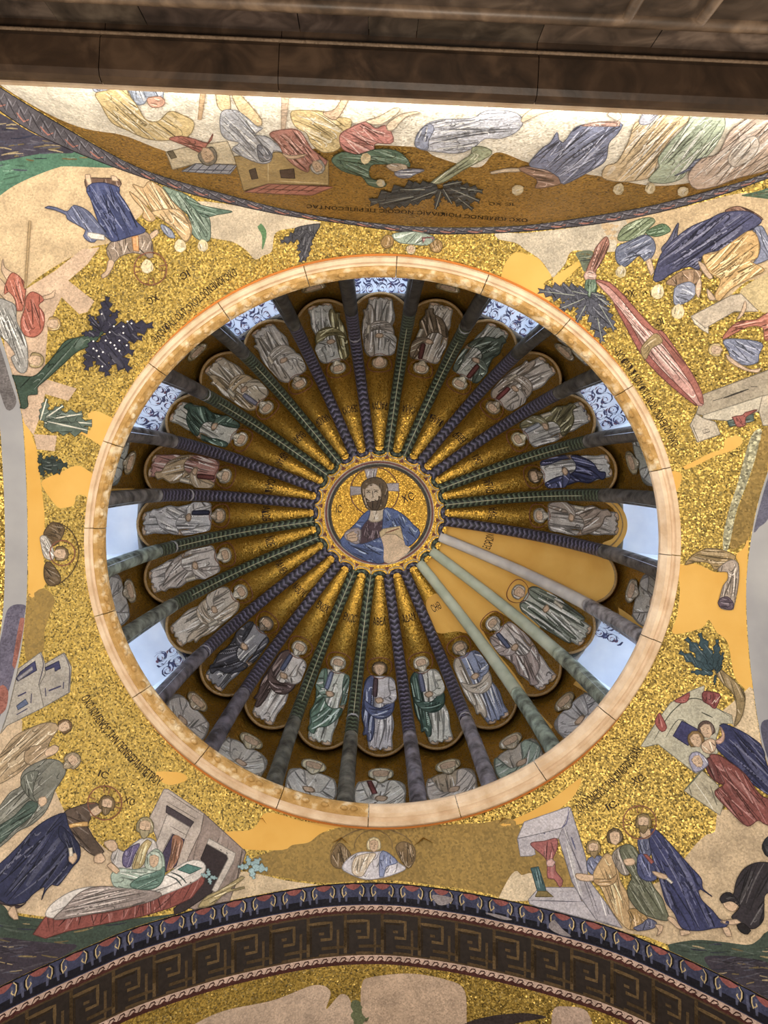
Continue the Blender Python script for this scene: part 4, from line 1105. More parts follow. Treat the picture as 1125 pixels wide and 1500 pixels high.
f.part('trunk', '374d40', [(90, 880), (240, 880), (330, 800), (400, 720), (480, 620), (620, 580), (700, 520), (820, 470), (850, 490), (740, 575), (680, 640), (560, 700), (470, 780), (350, 890), (270, 960), (272, 1010), (200, 1020), (200, 1100), (150, 1110), (110, 1000)], 9, (.8, -.8), fw=2.2)
for L_ in spiky(740, 570, [(785, 300), (600, 565), (650, 430), (1110, 505), (1035, 600), (860, 400)], f.rnd, 5, .2) + spiky(700, 600, [(970, 705), (945, 830), (785, 870), (630, 830)], f.rnd, 5, .24):
    f.part('leaf', '2d2c42', L_, 4, (.7, .8), curved=False, ew=.8)
for x_, y_ in ((900, 560), (800, 555), (680, 620), (705, 690), (680, 675), (835, 650), (845, 675), (925, 650), (900, 512), (930, 475), (960, 490), (750, 700), (770, 615), (805, 630), (870, 615), (830, 510), (720, 730), (745, 805), (870, 690), (740, 420)):
    f.part('blossom', 'e6e2e6', [(x_ - 8, y_), (x_, y_ - 8), (x_ + 8, y_), (x_, y_ + 8)], edge=0)
f = F_('thin walking stick standing on the pale hill, upper left', (0, 210), 'mosaic stick', 'mosaic_stick', lvl=2)
f.part('stick', 'a08355', [(208, 565), (225, 565), (190, 1060), (175, 1060)], curved=False, edge=-.3)
f = F_('grey green shrub with white leaves between the two left stone ledges', (0, 540), 'mosaic plant', 'mosaic_plant', lvl=1)
for L_ in spiky(300, 400, [(670, 400), (600, 330), (460, 270), (340, 220), (480, 440), (640, 450)], f.rnd, 4, .2):
    f.part('leaf', '56665c', L_, 4, (1, .1), curved=False, ew=.8, lines=[(2.2, 'cfcdbf', [L_[0], L_[len(L_) // 2]])])
f = F_('dark green shrub below the lower stone ledge at the left', (0, 540), 'mosaic plant', 'mosaic_plant', lvl=1)
for L_ in spiky(285, 700, [(490, 705), (420, 650), (300, 620), (440, 760), (320, 790)], f.rnd, 4, .24):
    f.part('leaf', '2e3b38', L_, 4, (1, .1), curved=False, ew=.8)
f = F_('dark spiky bush hanging from the band above the ring, upper middle', (360, 300), TREEC, 'mosaic_tree', lvl=1)
f.part('stem', '4a4a50', [(360, 172), (540, 138), (520, 190), (470, 270), (400, 240)], 6, (-.3, 1))
for L_ in spiky(470, 190, [(260, 270), (340, 215), (400, 415), (430, 405), (380, 330), (505, 225)], f.rnd, 5, .17):
    f.part('leaf', '45454e', L_, 3, (-.4, 1), curved=False, ew=.8)
# -- top: small winged bust
f = F_('small upside down winged bust between the top band and the ring', (500, 310), lvl=1)
f.part('wing', '93702f', [(288, 225), (330, 170), (382, 188), (372, 250), (320, 268)], 6, (.3, 1))
f.part('wing', '93702f', [(648, 235), (700, 198), (742, 240), (722, 292), (670, 292)], 6, (.3, 1))
f.part('robe', '8fa092', [(372, 170), (440, 150), (560, 148), (682, 188), (622, 242), (510, 236), (420, 222)], 8, (-.7, .5))
f.part('sash', 'a2686a', [(590, 190), (680, 188), (640, 225), (600, 225)], 3, (1, 0))
f.head(510, 272, 26, (0, 1), 'cdbb90', False)
# -- upper right
f = F_('figure in green and blue robes bending down left of the large dark blue figure', (900, 270), lvl=0)
f.part('robe', '71805f', [(25, 405), (60, 320), (160, 262), (260, 242), (300, 270), (240, 335), (200, 392), (100, 412)], 8, (.8, -.5))
f.part('mantle_end', '567252', [(230, 350), (350, 288), (412, 330), (382, 360), (300, 382)], 4, (.8, -.3))
f.part('mantle', '626a86', [(10, 545), (20, 460), (120, 412), (220, 370), (282, 400), (302, 470), (270, 540), (220, 562), (182, 520), (80, 602), (20, 572)], 10, (.8, -.4))
f.part('arm', SK, [(232, 560), (262, 540), (292, 640), (270, 668)])
f.head(48, 640, 36, (-.15, 1), 'b59a5c', False, faded=True)
f = F_('large figure in dark blue mantle upside down in the upper right picture', (900, 270), lvl=2)
f.part('hem', '77523e', [(812, 195), (900, 158), (1000, 188), (1092, 252), (1060, 275), (950, 215)], 5, (.8, .4))
f.part('tunic', '907050', [(380, 722), (480, 640), (560, 620), (642, 640), (600, 722), (500, 742)], 7, (.4, 1))
f.part('mantle_end', '4a4b66', [(345, 470), (400, 400), (470, 278), (462, 370), (480, 400), (380, 500)], 4, (.4, -1))
f.part('mantle', '3f4164', [(288, 700), (310, 600), (350, 500), (440, 400), (560, 310), (700, 250), (780, 210), (900, 192), (1000, 202), (1082, 262), (1020, 320), (940, 400), (800, 470), (680, 500), (640, 540), (622, 622), (540, 600), (420, 650), (340, 705)], 18, (.85, -.6), fw=2.2)
f.part('arm', SK, [(618, 560), (650, 575), (692, 620), (722, 682), (700, 692), (640, 622)])
f.head(318, 785, 44, (-.3, 1), 'bda468', False, faded=True)
f = F_('figure in ochre mantle and grey blue tunic upside down, upper right', (900, 270), lvl=3)
f.part('hem', '6f7590', [(1020, 335), (1080, 300), (1130, 380), (1200, 480), (1120, 550), (1020, 582), (1060, 520), (1072, 430)], 7, (.6, 1))
f.part('mantle', 'c0964f', [(650, 522), (740, 500), (860, 422), (980, 340), (1032, 350), (1062, 422), (1052, 530), (1000, 560), (1102, 622), (1000, 682), (860, 762), (770, 852), (738, 812), (780, 700), (700, 642)], 16, (.85, -.6), fw=2)
f.part('tunic', '8288a0', [(438, 792), (460, 740), (560, 712), (602, 770), (560, 842), (450, 882)], 7, (.8, .4))
f.part('hand', SK, [(680, 762), (712, 790), (745, 840), (700, 842), (684, 800)])
f.part('hand', SK, [(600, 740), (630, 680), (640, 740), (620, 830), (600, 800)])
f.head(468, 930, 44, (-.2, 1), 'bda468', False, faded=True)
f = F_('sitting figure in red cloak with blue cloth on its arm at the right', (900, 430), lvl=2)
f.part('cloak', 'a8593e', [(800, 332), (840, 260), (920, 202), (1040, 190), (1125, 140), (1250, 110), (1250, 310), (1110, 340), (1090, 250), (980, 242)], 13, (.9, -.3), fw=2)
f.part('cloth', '747b98', [(800, 345), (900, 330), (1082, 362), (1062, 442), (1050, 502), (960, 522), (860, 482), (840, 422)], 9, (.8, .5))
f.part('arm', SK, [(820, 440), (900, 500), (1000, 555), (1080, 545), (1060, 575), (960, 560), (850, 500)])
f.part('hand', SK, [(930, 130), (960, 50), (970, 100), (940, 160), (900, 190)])
f.head(748, 410, 38, (-1, 0), 'b9a066', False)
f = F_('pale stone block between two groups of the upper right picture', (900, 430), 'mosaic block', 'mosaic_block', lvl=1)
f.part('top_face', 'b9a994', [(562, 165), (860, 10), (930, 0), (1060, 130), (880, 130), (668, 252)], curved=False)
f.part('side_face', 'c8bba6', [(562, 165), (668, 252), (690, 240), (690, 292), (640, 262), (590, 220)], curved=False)
f = F_('grey house with pale niche and red knotted curtain at the right', (900, 430), HOUSE, 'mosaic_building', lvl=1)
f.part('facade', 'a0937e', [(600, 880), (640, 742), (1125, 560), (1300, 490), (1300, 740), (1085, 748), (650, 890)], curved=False, lines=[(2.6, '3a3530', [(800, 765), (985, 698)]), (1.2, '3a3530', [(720, 785), (790, 765)]), (1.2, '3a3530', [(1000, 680), (1050, 680)])])
f.part('niche', 'c2b7a2', [(650, 890), (1085, 750), (1060, 860), (840, 932), (740, 922), (650, 918)], curved=False)
f.part('tower', 'b5a894', [(555, 962), (600, 880), (650, 910), (742, 940), (778, 1030), (610, 1088)], curved=False, lines=[(1.2, '4a4038', [(650, 1000), (690, 990), (700, 1010), (655, 1025), (650, 1000)]), (1.2, '4a4038', [(570, 960), (620, 1080)])])
f.part('wall_end', 'b5a894', [(1060, 860), (1085, 750), (1300, 700), (1300, 965), (1090, 965)], curved=False)
f.part('pole', '50605a', [(828, 932), (1020, 880), (1025, 932), (845, 975)], 3, (1, -.2), curved=False)
f.part('curtain_knot', '94453a', [(862, 905), (900, 895), (940, 890), (960, 870), (1050, 850), (965, 905), (960, 965), (900, 972), (880, 930)], 5, (.2, 1))
f = F_('long pink spindle shaped sail with a tan band at the right of the ring', (0, 0), 'mosaic sail', 'mosaic_sail', sc=1.0, lvl=2)
f.part('sail', 'b8837a', [(873, 410), (890, 416), (905, 432), (925, 452), (945, 478), (965, 492), (985, 518), (1005, 545), (1022, 572), (1031, 590), (1023, 594), (1000, 577), (965, 547), (940, 517), (915, 472), (898, 440), (882, 422)], 12, (.65, .75), fw=1.6)
f.part('border', '9a5142', [(873, 410), (892, 413), (912, 430), (935, 456), (960, 482), (972, 486), (995, 518), (1015, 548), (1028, 574), (1031, 592), (1026, 590), (1012, 562), (985, 522), (962, 492), (940, 474), (915, 444), (892, 420)], 2, (.65, .75))
f.part('border', '8f443a', [(900, 444), (915, 474), (940, 519), (966, 549), (1000, 579), (1022, 594), (1000, 571), (970, 541), (946, 513), (922, 472)], 0)
f.part('sail_band', '9c8350', [(939, 512), (950, 496), (962, 488), (971, 500), (955, 510), (946, 526)], 3, (.8, -.6))
f = F_('grey leaved palm-like tree with pink knotted trunk right of the top of the ring', (730, 310), TREEC, 'mosaic_tree', lvl=1)
f.part('trunk', '5b755f', [(638, 600), (650, 480), (712, 480), (712, 625)], 5, (0, 1))
f.part('trunk_cloth', '96604e', [(640, 455), (700, 300), (720, 255), (790, 180), (812, 240), (780, 320), (722, 420), (700, 462)], 8, (.4, -1))
f.part('knot', 'c39a8c', [(628, 470), (650, 432), (690, 430), (720, 465), (712, 495), (660, 490), (640, 500)], 2, (1, 0))
for L_ in spiky(670, 600, [(305, 580), (440, 715), (575, 805), (760, 945), (850, 860), (820, 680), (780, 620), (540, 580)], f.rnd, 6, .2):
    f.part('leaf', '4e505f', L_, 4, (.7, .6), curved=False, ew=.8, lines=[(1.2, '9aa095', [L_[0], L_[len(L_) // 2]])])
# -- lunette
CUR[0] = px_map
f = F_('stooping figure in yellow robe and blue leggings at the left of the lunette', (40, 90), lvl=1)
f.part('tunic', '97a0b8', [(450, 110), (600, 100), (600, 190), (510, 222), (470, 180)], 4, (.6, .5))
f.part('leggings', '94a0b8', [(690, 110), (960, 120), (990, 270), (890, 262), (860, 300), (800, 305), (740, 200)], 9, (.5, 1))
f.part('robe', 'cfb475', [(500, 228), (600, 200), (640, 150), (710, 150), (740, 230), (800, 310), (870, 420), (960, 430), (1040, 360), (1125, 380), (1220, 440), (1180, 540), (1030, 570), (880, 560), (740, 500), (620, 440), (540, 310)], 14, (.8, .6))
f.part('sleeve', 'bc8a72', [(880, 262), (980, 250), (1010, 300), (960, 330), (900, 320)], 3, (1, .2))
f.part('shawl', 'ab5d4e', [(1040, 560), (1120, 540), (1215, 560), (1330, 590), (1360, 520), (1290, 650), (1260, 660), (1160, 610)], 6, (1, .3))
f.head(1320, 680, 52, (.5, .9), '7d766c', False)
f = F_('stooped figure in pale lavender tunic with bare legs in the lunette', (265, 110), lvl=1)
f.part('leg', 'd0b585', [(262, 90), (342, 90), (362, 255), (300, 255), (265, 200)])
f.part('leg', 'd0b585', [(375, 90), (440, 140), (592, 320), (562, 365), (450, 285), (385, 170)])
f.part('tunic', 'adb0bc', [(300, 262), (400, 250), (480, 300), (560, 372), (602, 380), (540, 432), (640, 450), (760, 560), (680, 545), (660, 622), (600, 642), (500, 612), (375, 540), (430, 490), (330, 460), (290, 390)], 13, (.7, .8))
f.part('hair', '777c8c', [(560, 510), (620, 520), (672, 590), (640, 620), (580, 620)], 5, (.6, .8))
f = F_('figure in red cloak reaching forward in the lunette', (265, 110), lvl=2)
f.part('cloak', 'ad6c5e', [(650, 422), (750, 390), (870, 402), (960, 532), (1072, 622), (1060, 652), (950, 642), (930, 702), (830, 652), (760, 582), (720, 500)], 14, (.7, .8))
f.part('arm', SK, [(740, 560), (800, 580), (920, 570), (860, 600), (780, 600)])
f.head(1000, 660, 40, (.6, .8), 'a9a49c', False)
f = F_('white house with blue latticed roof in the lunette', (265, 110), HOUSE, 'mosaic_building', lvl=0)
f.part('facade', 'cdbd9e', [(-110, 560), (60, 520), (340, 480), (412, 650), (110, 645), (-60, 690)], curved=False)
f.part('roof', '989daf', [(5, 702), (110, 645), (412, 658), (360, 722), (180, 715)], curved=False, lines=[(1.3, '3c3f5c', [(60, 690), (390, 695)])] + [(1.3, '3c3f5c', [(110 + 60 * i, 648), (40 + 62 * i, 712)]) for i in range(6)])
f.part('window', '6e6450', [(-100, 560), (-60, 550), (-30, 600), (-70, 610)], curved=False)
f = F_('ochre house with red latticed roof in the lunette', (265, 110), HOUSE, 'mosaic_building', lvl=.6)
f.part('facade', 'a88b4c', [(390, 592), (700, 560), (1082, 620), (1082, 802), (640, 792), (460, 842)], curved=False, lines=[(1.2, 'd2bc86', [(640, 780), (640, 600)]), (1.2, 'd2bc86', [(690, 770), (1075, 790)])])
f.part('roof', 'b0624c', [(468, 852), (640, 792), (1117, 815), (960, 876), (700, 866)], curved=False, lines=[(1.2, '5c2a20', [(560, 828), (1040, 846)])] + [(1.2, '5c2a20', [(660 + 75 * i, 800), (540 + 75 * i, 858)]) for i in range(6)])
f.part('window', '4a3a32', [(500, 692), (545, 676), (566, 752), (520, 760)], curved=False)
f.part('window', '4f3b34', [(725, 692), (828, 680), (836, 752), (735, 748)], curved=False)
f = F_('two grey walking staffs standing in the lunette', (265, 110), 'mosaic stick', 'mosaic_stick', lvl=1)
f.part('stick', 'b8966c', [(150, 60), (192, 60), (150, 320), (125, 320)], curved=False, edge=-.3)
f.part('stick', 'b99f86', [(740, 90), (800, 90), (760, 420), (735, 420)], curved=False, edge=-.3)
f = F_('reclining figure in yellow robe in the middle of the lunette', (265, 110), lvl=1)
f.part('robe', 'd0b678', [(805, 272), (850, 250), (1050, 262), (1125, 300), (1250, 330), (1170, 520), (1050, 560), (960, 500), (920, 420), (850, 380), (815, 330)], 13, (.8, .5))
f.part('arm', SK, [(1040, 270), (1130, 240), (1200, 120), (1240, 60), (1260, 100), (1200, 230), (1130, 320)])
f = F_('kneeling figure in pink tunic in the middle of the lunette', (490, 120), lvl=2)
f.part('tunic', 'bd7269', [(110, 330), (230, 282), (300, 330), (382, 310), (432, 402), (410, 442), (300, 442), (282, 500), (170, 522), (60, 480), (40, 382)], 13, (.8, .4))
f.part('leg', 'd8c2a4', [(230, 280), (330, 240), (440, 180), (480, 185), (460, 220), (340, 300)])
f.part('leg', 'd8c2a4', [(380, 310), (480, 230), (600, 205), (630, 215), (520, 250), (420, 350)])
f = F_('stooping figure in green cloak holding a child in the lunette', (490, 120), lvl=3)
f.part('cloak', '55735f', [(-20, 560), (60, 502), (170, 520), (300, 482), (450, 490), (540, 560), (552, 612), (500, 592), (380, 590), (270, 600), (262, 690), (382, 732), (340, 762), (250, 742), (200, 682), (60, 640)], 15, (.9, .3))
f.part('child', 'c4ae94', [(380, 600), (450, 585), (530, 600), (520, 640), (430, 640)], 3, (1, .1))
f.part('child_robe', '8f92a8', [(440, 650), (540, 625), (660, 632), (600, 660), (540, 690), (470, 685)], 4, (1, 0))
f.head(340, 728, 26, (1, .2), 'b7ad9a', False, faded=True)
f.head(230, 545, 34, (.3, -1), 'a8874a', False, faded=True)
f = F_('reclining figure in white and blue drapery beside the lunette tree', (0, 0), sc=1.0, lvl=1)
f.part('drapery', 'b9bccc', [(608, 210), (612, 194), (626, 180), (645, 174), (675, 173), (694, 171), (705, 164), (716, 160), (735, 160), (758, 165), (766, 178), (756, 192), (735, 201), (710, 202), (695, 214), (672, 223), (640, 221), (615, 217)], 16, (1, -.15), fw=1.6)
f.part('cushion', '8f97b4', [(608, 212), (614, 192), (630, 180), (636, 188), (628, 204), (626, 218)], 4, (.4, -1))
f.part('arm', 'd8c2a4', [(765, 170), (780, 158), (800, 154), (812, 160), (790, 166), (766, 178)])
f = F_('broad dark leaved tree with pale bent trunk in the lunette', (490, 120), TREEC, 'mosaic_tree', lvl=2)
f.part('trunk', '9aa181', [(700, 735), (900, 590), (1000, 520), (1010, 470), (1100, 470), (1150, 520), (950, 632), (800, 725)], 6, (.9, -.6))
for L_ in spiky(780, 760, [(270, 872), (330, 885), (480, 780), (560, 860), (740, 920), (1010, 922), (1080, 790), (1060, 860), (930, 720), (860, 880)], f.rnd, 5, .17):
    f.part('leaf', '3e444a', L_, 4, (1, -.2), curved=False, ew=.8, lines=[(1.2, '9aa098', [L_[0], L_[len(L_) // 2]])])
f = F_('leaning figure in blue mantle with outstretched arms in the lunette', (690, 130), lvl=1)
f.part('torso', '96705c', [(350, 582), (450, 565), (600, 600), (662, 682), (560, 715), (470, 720), (482, 660)], 7, (1, .2))
f.part('arm', 'cbb498', [(140, 605), (250, 580), (350, 578), (360, 600), (250, 605), (150, 618)])
f.part('mantle', '747c9e', [(425, 545), (520, 430), (580, 390), (630, 310), (645, 370), (675, 390), (700, 362), (800, 262), (1090, 240), (1080, 312), (1010, 392), (982, 520), (860, 602), (680, 692), (640, 642), (560, 590), (470, 572)], 18, (.8, -.7), fw=1.8)
f.part('hem', 'c69a8c', [(810, 262), (940, 235), (1092, 235), (1086, 265), (900, 265)], 3, (1, 0))
f.part('foot', 'd8c6b0', [(1000, 180), (1040, 150), (1105, 185), (1075, 225)])
f.head(340, 735, 36, (-.9, .4), 'c9b07c', False, faded=True)
f = F_('tall figure in cream robe upside down, right half of the lunette', (900, 130), lvl=1)
f.part('robe', 'd3b78a', [(20, 530), (100, 390), (160, 240), (300, 200), (420, 110), (560, 110), (545, 220), (440, 320), (330, 480), (312, 540), (262, 640), (120, 672), (0, 672), (-90, 640), (-60, 560)], 19, (.7, -.8), fw=1.6)
f.part('hem', 'a3a6b8', [(180, 240), (260, 120), (420, 110), (330, 170), (260, 250)], 5, (.7, -.6))
f.head(30, 730, 36, (-.5, 1), 'd0b87c', False, faded=True)
f = F_('figure in pale green robe upside down at the right of the cream lunette figure', (900, 130), lvl=2)
f.part('robe', 'aab9a2', [(320, 502), (420, 372), (540, 242), (580, 120), (760, 120), (812, 240), (762, 372), (680, 482), (560, 552), (500, 642), (380, 682), (250, 662), (330, 560)], 18, (.7, -.8), fw=1.6)
f.part('sleeve', '7d86a8', [(530, 580), (600, 510), (700, 500), (720, 530), (620, 560), (440, 630)], 5, (.9, -.3))
f.head(262, 722, 34, (-.5, 1), 'd0b87c', False, faded=True)
f = F_('figure in pinkish grey robe at the right end of the lunette', (900, 130), lvl=3)
f.part('robe', 'c5ac9c', [(550, 602), (640, 502), (760, 462), (850, 300), (1000, 190), (1125, 130), (1300, 130), (1300, 480), (1125, 580), (900, 642), (740, 702), (600, 722), (548, 670)], 22, (.8, -.7), fw=1.6)
f.part('mantle', 'cfc2b8', [(830, 500), (900, 400), (1020, 330), (1060, 400), (1000, 500), (880, 560)], 6, (.7, -.7))
f.head(500, 742, 34, (-.9, .5), 'd0b87c', False, faded=True)

# ------------------------------------------------------------------ writing on the vault
INK = '2a1a10'
def ins(body, pts, h, parent=VR, **k): inscription(body, px_map, pts, h, parent, INK, 0.0016, label='dark letters reading ' + body, **k)
ins('ΟΧϹ ΙΩΜΕΝΟϹ ΤΗΝ ΠΕΝΘΕΡΑΝ ΠΕΤΡΟΥ', [(118, 1023), (130, 1043), (150, 1071), (171, 1096), (192, 1119), (213, 1139), (232, 1152)], 13)
ins('ΟΧϹ ΙΩΜΕΝΟϹ ΤΗΝ ΑΙΜΟΡΟΟΥϹΑΝ', [(850, 1191), (868, 1177), (890, 1160), (912, 1138), (930, 1117), (940, 1098)], 13)
ins('ΟΧϹ ΙΩΜΕΝΟϹ ΤΟΝ ΤΥΦΛΟΝ Κ ΚΩΦΟΝ', [(995, 651), (982, 625), (968, 602), (952, 576), (936, 549), (921, 528), (910, 512)], 11)
ins('ΟΧϹ ΙΩΜΕΝΟϹ ΤΟΥϹ ΔΥΟ ΤΥΦΛΟΥϹ', [(343, 393), (318, 408), (294, 427), (272, 447), (250, 466), (235, 480), (220, 495)], 11)
ins('ΟΧϹ ΙΩΜΕΝΟϹ ΠΟΙΚΙΛΑΙϹ ΝΟϹΟΙϹ ΠΕΡΙΠΕϹΟΝΤΑϹ', [(773, 320), (720, 317), (660, 312), (600, 308), (540, 305), (490, 302), (449, 299)], 5, LR)
ins('ΙϹ ΧϹ', [(752, 297), (716, 296)], 4, LR)
for t_, p_ in (('ΙϹ', [(143, 1137), (157, 1142)]), ('ΧϹ', [(180, 1175), (195, 1181)]), ('ΙϹ', [(891, 1188), (905, 1181)]), ('ΧϹ', [(928, 1150), (945, 1143)]),
               ('ΙϹ', [(274, 395), (262, 402)]), ('ΧϹ', [(229, 430), (214, 438)]), ('ΧϹ', [(929, 424), (914, 426)]), ('ΙϹ', [(970, 465), (960, 468)])):
    ins(t_, p_, 10)

# ------------------------------------------------------------------ painted bands along the arches
band = MB()
INNER = catmull([(-150, 60), (-60, 118), (0, 162), (46, 192), (107, 221), (160, 242), (213, 261), (284, 285), (400, 312), (502, 327), (609, 341), (715, 341.5), (832, 333), (938, 317), (1045, 289), (1125, 261), (1300, 196)], False, 12)
def resample(c, n):
    d = [0.0]
    for i in range(1, len(c)): d.append(d[-1] + hypot(c[i][0] - c[i - 1][0], c[i][1] - c[i - 1][1]))
    out = []; j = 0
    for k in range(n):
        t = d[-1] * k / (n - 1)
        while j < len(d) - 2 and d[j + 1] < t: j += 1
        w = (t - d[j]) / (d[j + 1] - d[j] or 1); w = min(1, w)
        out.append((c[j][0] + (c[j + 1][0] - c[j][0]) * w, c[j][1] + (c[j + 1][1] - c[j][1]) * w))
    return out
T_, I_ = resample(TOP, 160), resample(INNER, 160)
a = Art(px_map)
def bp(i, t):
    i = max(0, min(158.999, i)); k = int(i); w = i - k
    p = (T_[k][0] + (T_[k + 1][0] - T_[k][0]) * w, T_[k][1] + (T_[k + 1][1] - T_[k][1]) * w); q = (I_[k][0] + (I_[k + 1][0] - I_[k][0]) * w, I_[k][1] + (I_[k + 1][1] - I_[k][1]) * w)
    return (p[0] + (q[0] - p[0]) * t, p[1] + (q[1] - p[1]) * t)
pts = []
for i in range(160):
    pts += [bp(i, .06), bp(i, .5), bp(i, 1)]
a.put(pts, [[3 * i + j, 3 * i + 3 + j, 3 * i + 4 + j, 3 * i + 1 + j] for i in range(159) for j in (0, 1)], srgb('4b474e'), .0012)
i = 1.0
while i < 157:
    a.line([bp(i, .9), bp(i + .8, .3), bp(i + 1.4, .5), bp(i + 2.2, .15)], 2.0, srgb('6d6a74'), .0015)
    if int(i / 2.1) % 2 == 0: a.line([bp(i, .62), bp(i + 1.2, .8), bp(i + 2.2, .6)], 2.4, srgb('8d5344'), .0016)
    a.line([bp(i, .2), bp(i + 1.3, .62), bp(i + 2.4, .9)], 1.2, srgb('26222a'), .0017)
    i += 2.1
for t in (.06, 1): a.line([bp(k, t) for k in range(0, 160, 2)], 1.3, srgb('201c22'), .0018, False, False)
a.build('top_band', VR, label='dark band with red leaf motifs under the lunette')

SB = []                                    # the south arch: arc length along the edge, depth along the soffit
bl_ = [0.0]
BP = [on_sphere(*c) for c in BOT]
for i in range(1, len(BP)): bl_.append(bl_[-1] + (BP[i] - BP[i - 1]).length)
SLEN = bl_[-1]
def soff(s, d, lift):
    s = max(0, min(SLEN - 1e-6, s)); lo = 0; hi = len(bl_) - 1
    while hi - lo > 1:
        m_ = (lo + hi) // 2
        if bl_[m_] <= s: lo = m_
        else: hi = m_
    w = (s - bl_[lo]) / (bl_[hi] - bl_[lo]); p = BP[lo].lerp(BP[hi], w)
    t = (BP[hi] - BP[lo]).normalized()
    n = t.cross(Vector((0, 1, 0))).normalized()
    if n.z > 0: n = -n
    return p + Vector((0, d, 0)) + n * lift
UN = 0.0042                                # one picture point in metres
def strip(a, d0, d1, col, lift, n=160):
    pts = []
    for s in lin(0.0, SLEN, n): pts += [(s, d0), (s, d1)]
    a.put(pts, [[2 * i, 2 * i + 1, 2 * i + 3, 2 * i + 2] for i in range(n - 1)], srgb(col), lift)
S_C = min(range(len(BOT)), key=lambda i: abs(BOT[i][0] - 553)); S_C = bl_[S_C]
PER = 0.178
a = Art(soff, UN); strip(a, 0, .135, '343a5e', .001); strip(a, 0.085, .13, '1a1b28', .0012)
a.line([(s, .002) for s in lin(0, SLEN, 160)], 1.4, srgb('120f14'), .0016, False, False)
for i in range(-13, 14):
    c0 = S_C + i * PER
    if not 0.1 < c0 < SLEN - .1: continue
    for q in (-.5, -.25, .25): a.line([(c0 + q * PER, .03), (c0 + q * PER * .9, .11)], 4, srgb('4a5072'), .0014)
a.build('blue_ground', arch_s)
for i in range(-13, 14):                    # one tulip motif after the other
    c0 = S_C + i * PER
    if not 0.1 < c0 < SLEN - .1: continue
    a = Art(soff, UN)
    a.fill([(c0 - .048, .012), (c0 - .02, .006), (c0 + .02, .006), (c0 + .048, .012), (c0 + .03, .03), (c0 + .004, .042), (c0 - .03, .03)], srgb('8a3e3c'), .0018)
    for sg in (-1, 1):
        c = [(c0 + sg * .05, .012), (c0 + sg * .066, .03), (c0 + sg * .066, .06), (c0 + sg * .056, .082), (c0 + sg * .05, .07)]
        a.line(c, 2.4, srgb('c4ad78'), .002)
        a.line([(x + sg * .006, y) for x, y in c[:4]], 2.2, srgb('15121a'), .0022)
        a.line([(c0 + sg * .05, .075), (c0 + sg * .04, .06), (c0 + sg * .045, .05)], 1.6, srgb('c4ad78'), .002)
    a.line([(c0 - .05, .01), (c0, .002), (c0 + .05, .01)], 1.6, srgb('15121a'), .0021)
    a.build('tulip_motif', arch_s)
a = Art(soff, UN)
for sp in ([(c0_, d_) for c0_, d_ in ((.30, .05), (.36, .04), (.43, .05), (.40, .085), (.34, .10))], [(.62, .10), (.70, .095), (.78, .105), (.72, .118)], [(1.02, .05), (1.07, .09), (1.12, .12), (1.05, .125), (.99, .10)]):
    a.fill([(S_C + x, y) for x, y in sp], srgb('8f8890'), .0026)
a.build('plaster_patch', arch_s)
def wave(name, d, sgn, w):
    a = Art(soff, UN); strip(a, d, d + w, 'c2a294', .0016); strip(a, d + w, d + w + .02, '4a1f1c', .0014)
    s = 0.1
    while s < SLEN - .1:
        a.line([(s, d + w), (s + .016, d + w * .35), (s + .034, d + w * .3), (s + .04, d + w * .6), (s + .03, d + w * .75)], 2.0, srgb('3a1d1c'), .002)
        a.fill([(s + .012, d + w * 1.02), (s + .03, d + w * .7), (s + .05, d + w * 1.02)], srgb('4a1f1c'), .0018, False)
        s += .056
    a.build(name, arch_s, kind='stuff')
wave('wave_band', .135, 1, .032); wave('wave_band', .438, 1, .036)
a = Art(soff, UN)
u_ = .034; per = 6.6 * u_
KEY = [([(0, 7), (0, 1.2), (4.1, 1.2), (4.1, 4.2), (2.2, 4.2)], '604a28', 4.4), ([(6.6, 0), (6.6, 5.8), (2.4, 5.8)], '4c3a20', 4.4), ([(1.9, 7), (5.3, 7), (5.3, 2.6)], '564226', 3.6),
       ([(.5, 6.6), (.5, 1.7), (3.5, 1.7)], '322619', 2.6), ([(1.9, 3.1), (2.8, 3.1)], '564226', 4), ([(0, -.1), (6.6, -.1)], '4f3c24', 2.6), ([(0, 7.3), (6.6, 7.3)], '4f3c24', 2.6)]
s = S_C - 16 * per
while s < SLEN:
    if s > 0:
        for pl, c_, w_ in KEY:
            a.line([(s + x * u_, .19 + y * u_ * .98) for x, y in pl], w_, srgb(c_), .0012 + w_ * .0001, False, False)
    s += per
a.build('meander', arch_s, kind='stuff')
# bay beyond: plaster losses
bp_ = lambda pts, col, nm='plaster_patch', lift=.001: patch(nm, bay_s, pts, col, None, (0, 0), 1.0, lift)
bp_([(240, 1530), (285, 1500), (330, 1480), (400, 1465), (460, 1443), (484, 1452), (478, 1478), (500, 1456), (515, 1472), (515, 1540), (300, 1545)], 'c2a893')
bp_([(530, 1442), (545, 1431), (600, 1426), (650, 1434), (680, 1450), (684, 1500), (690, 1540), (545, 1540), (530, 1490)], 'c0a48c')
bp_([(810, 1480), (830, 1474), (860, 1482), (866, 1520), (815, 1520)], 'b79c8c')
bp_([(680, 1500), (720, 1488), (770, 1484), (800, 1490), (770, 1496), (700, 1510)], '3c3234', 'dark_motif')
bp_([(514, 1470), (530, 1470), (545, 1510), (520, 1520)], '66704e', 'green_motif')
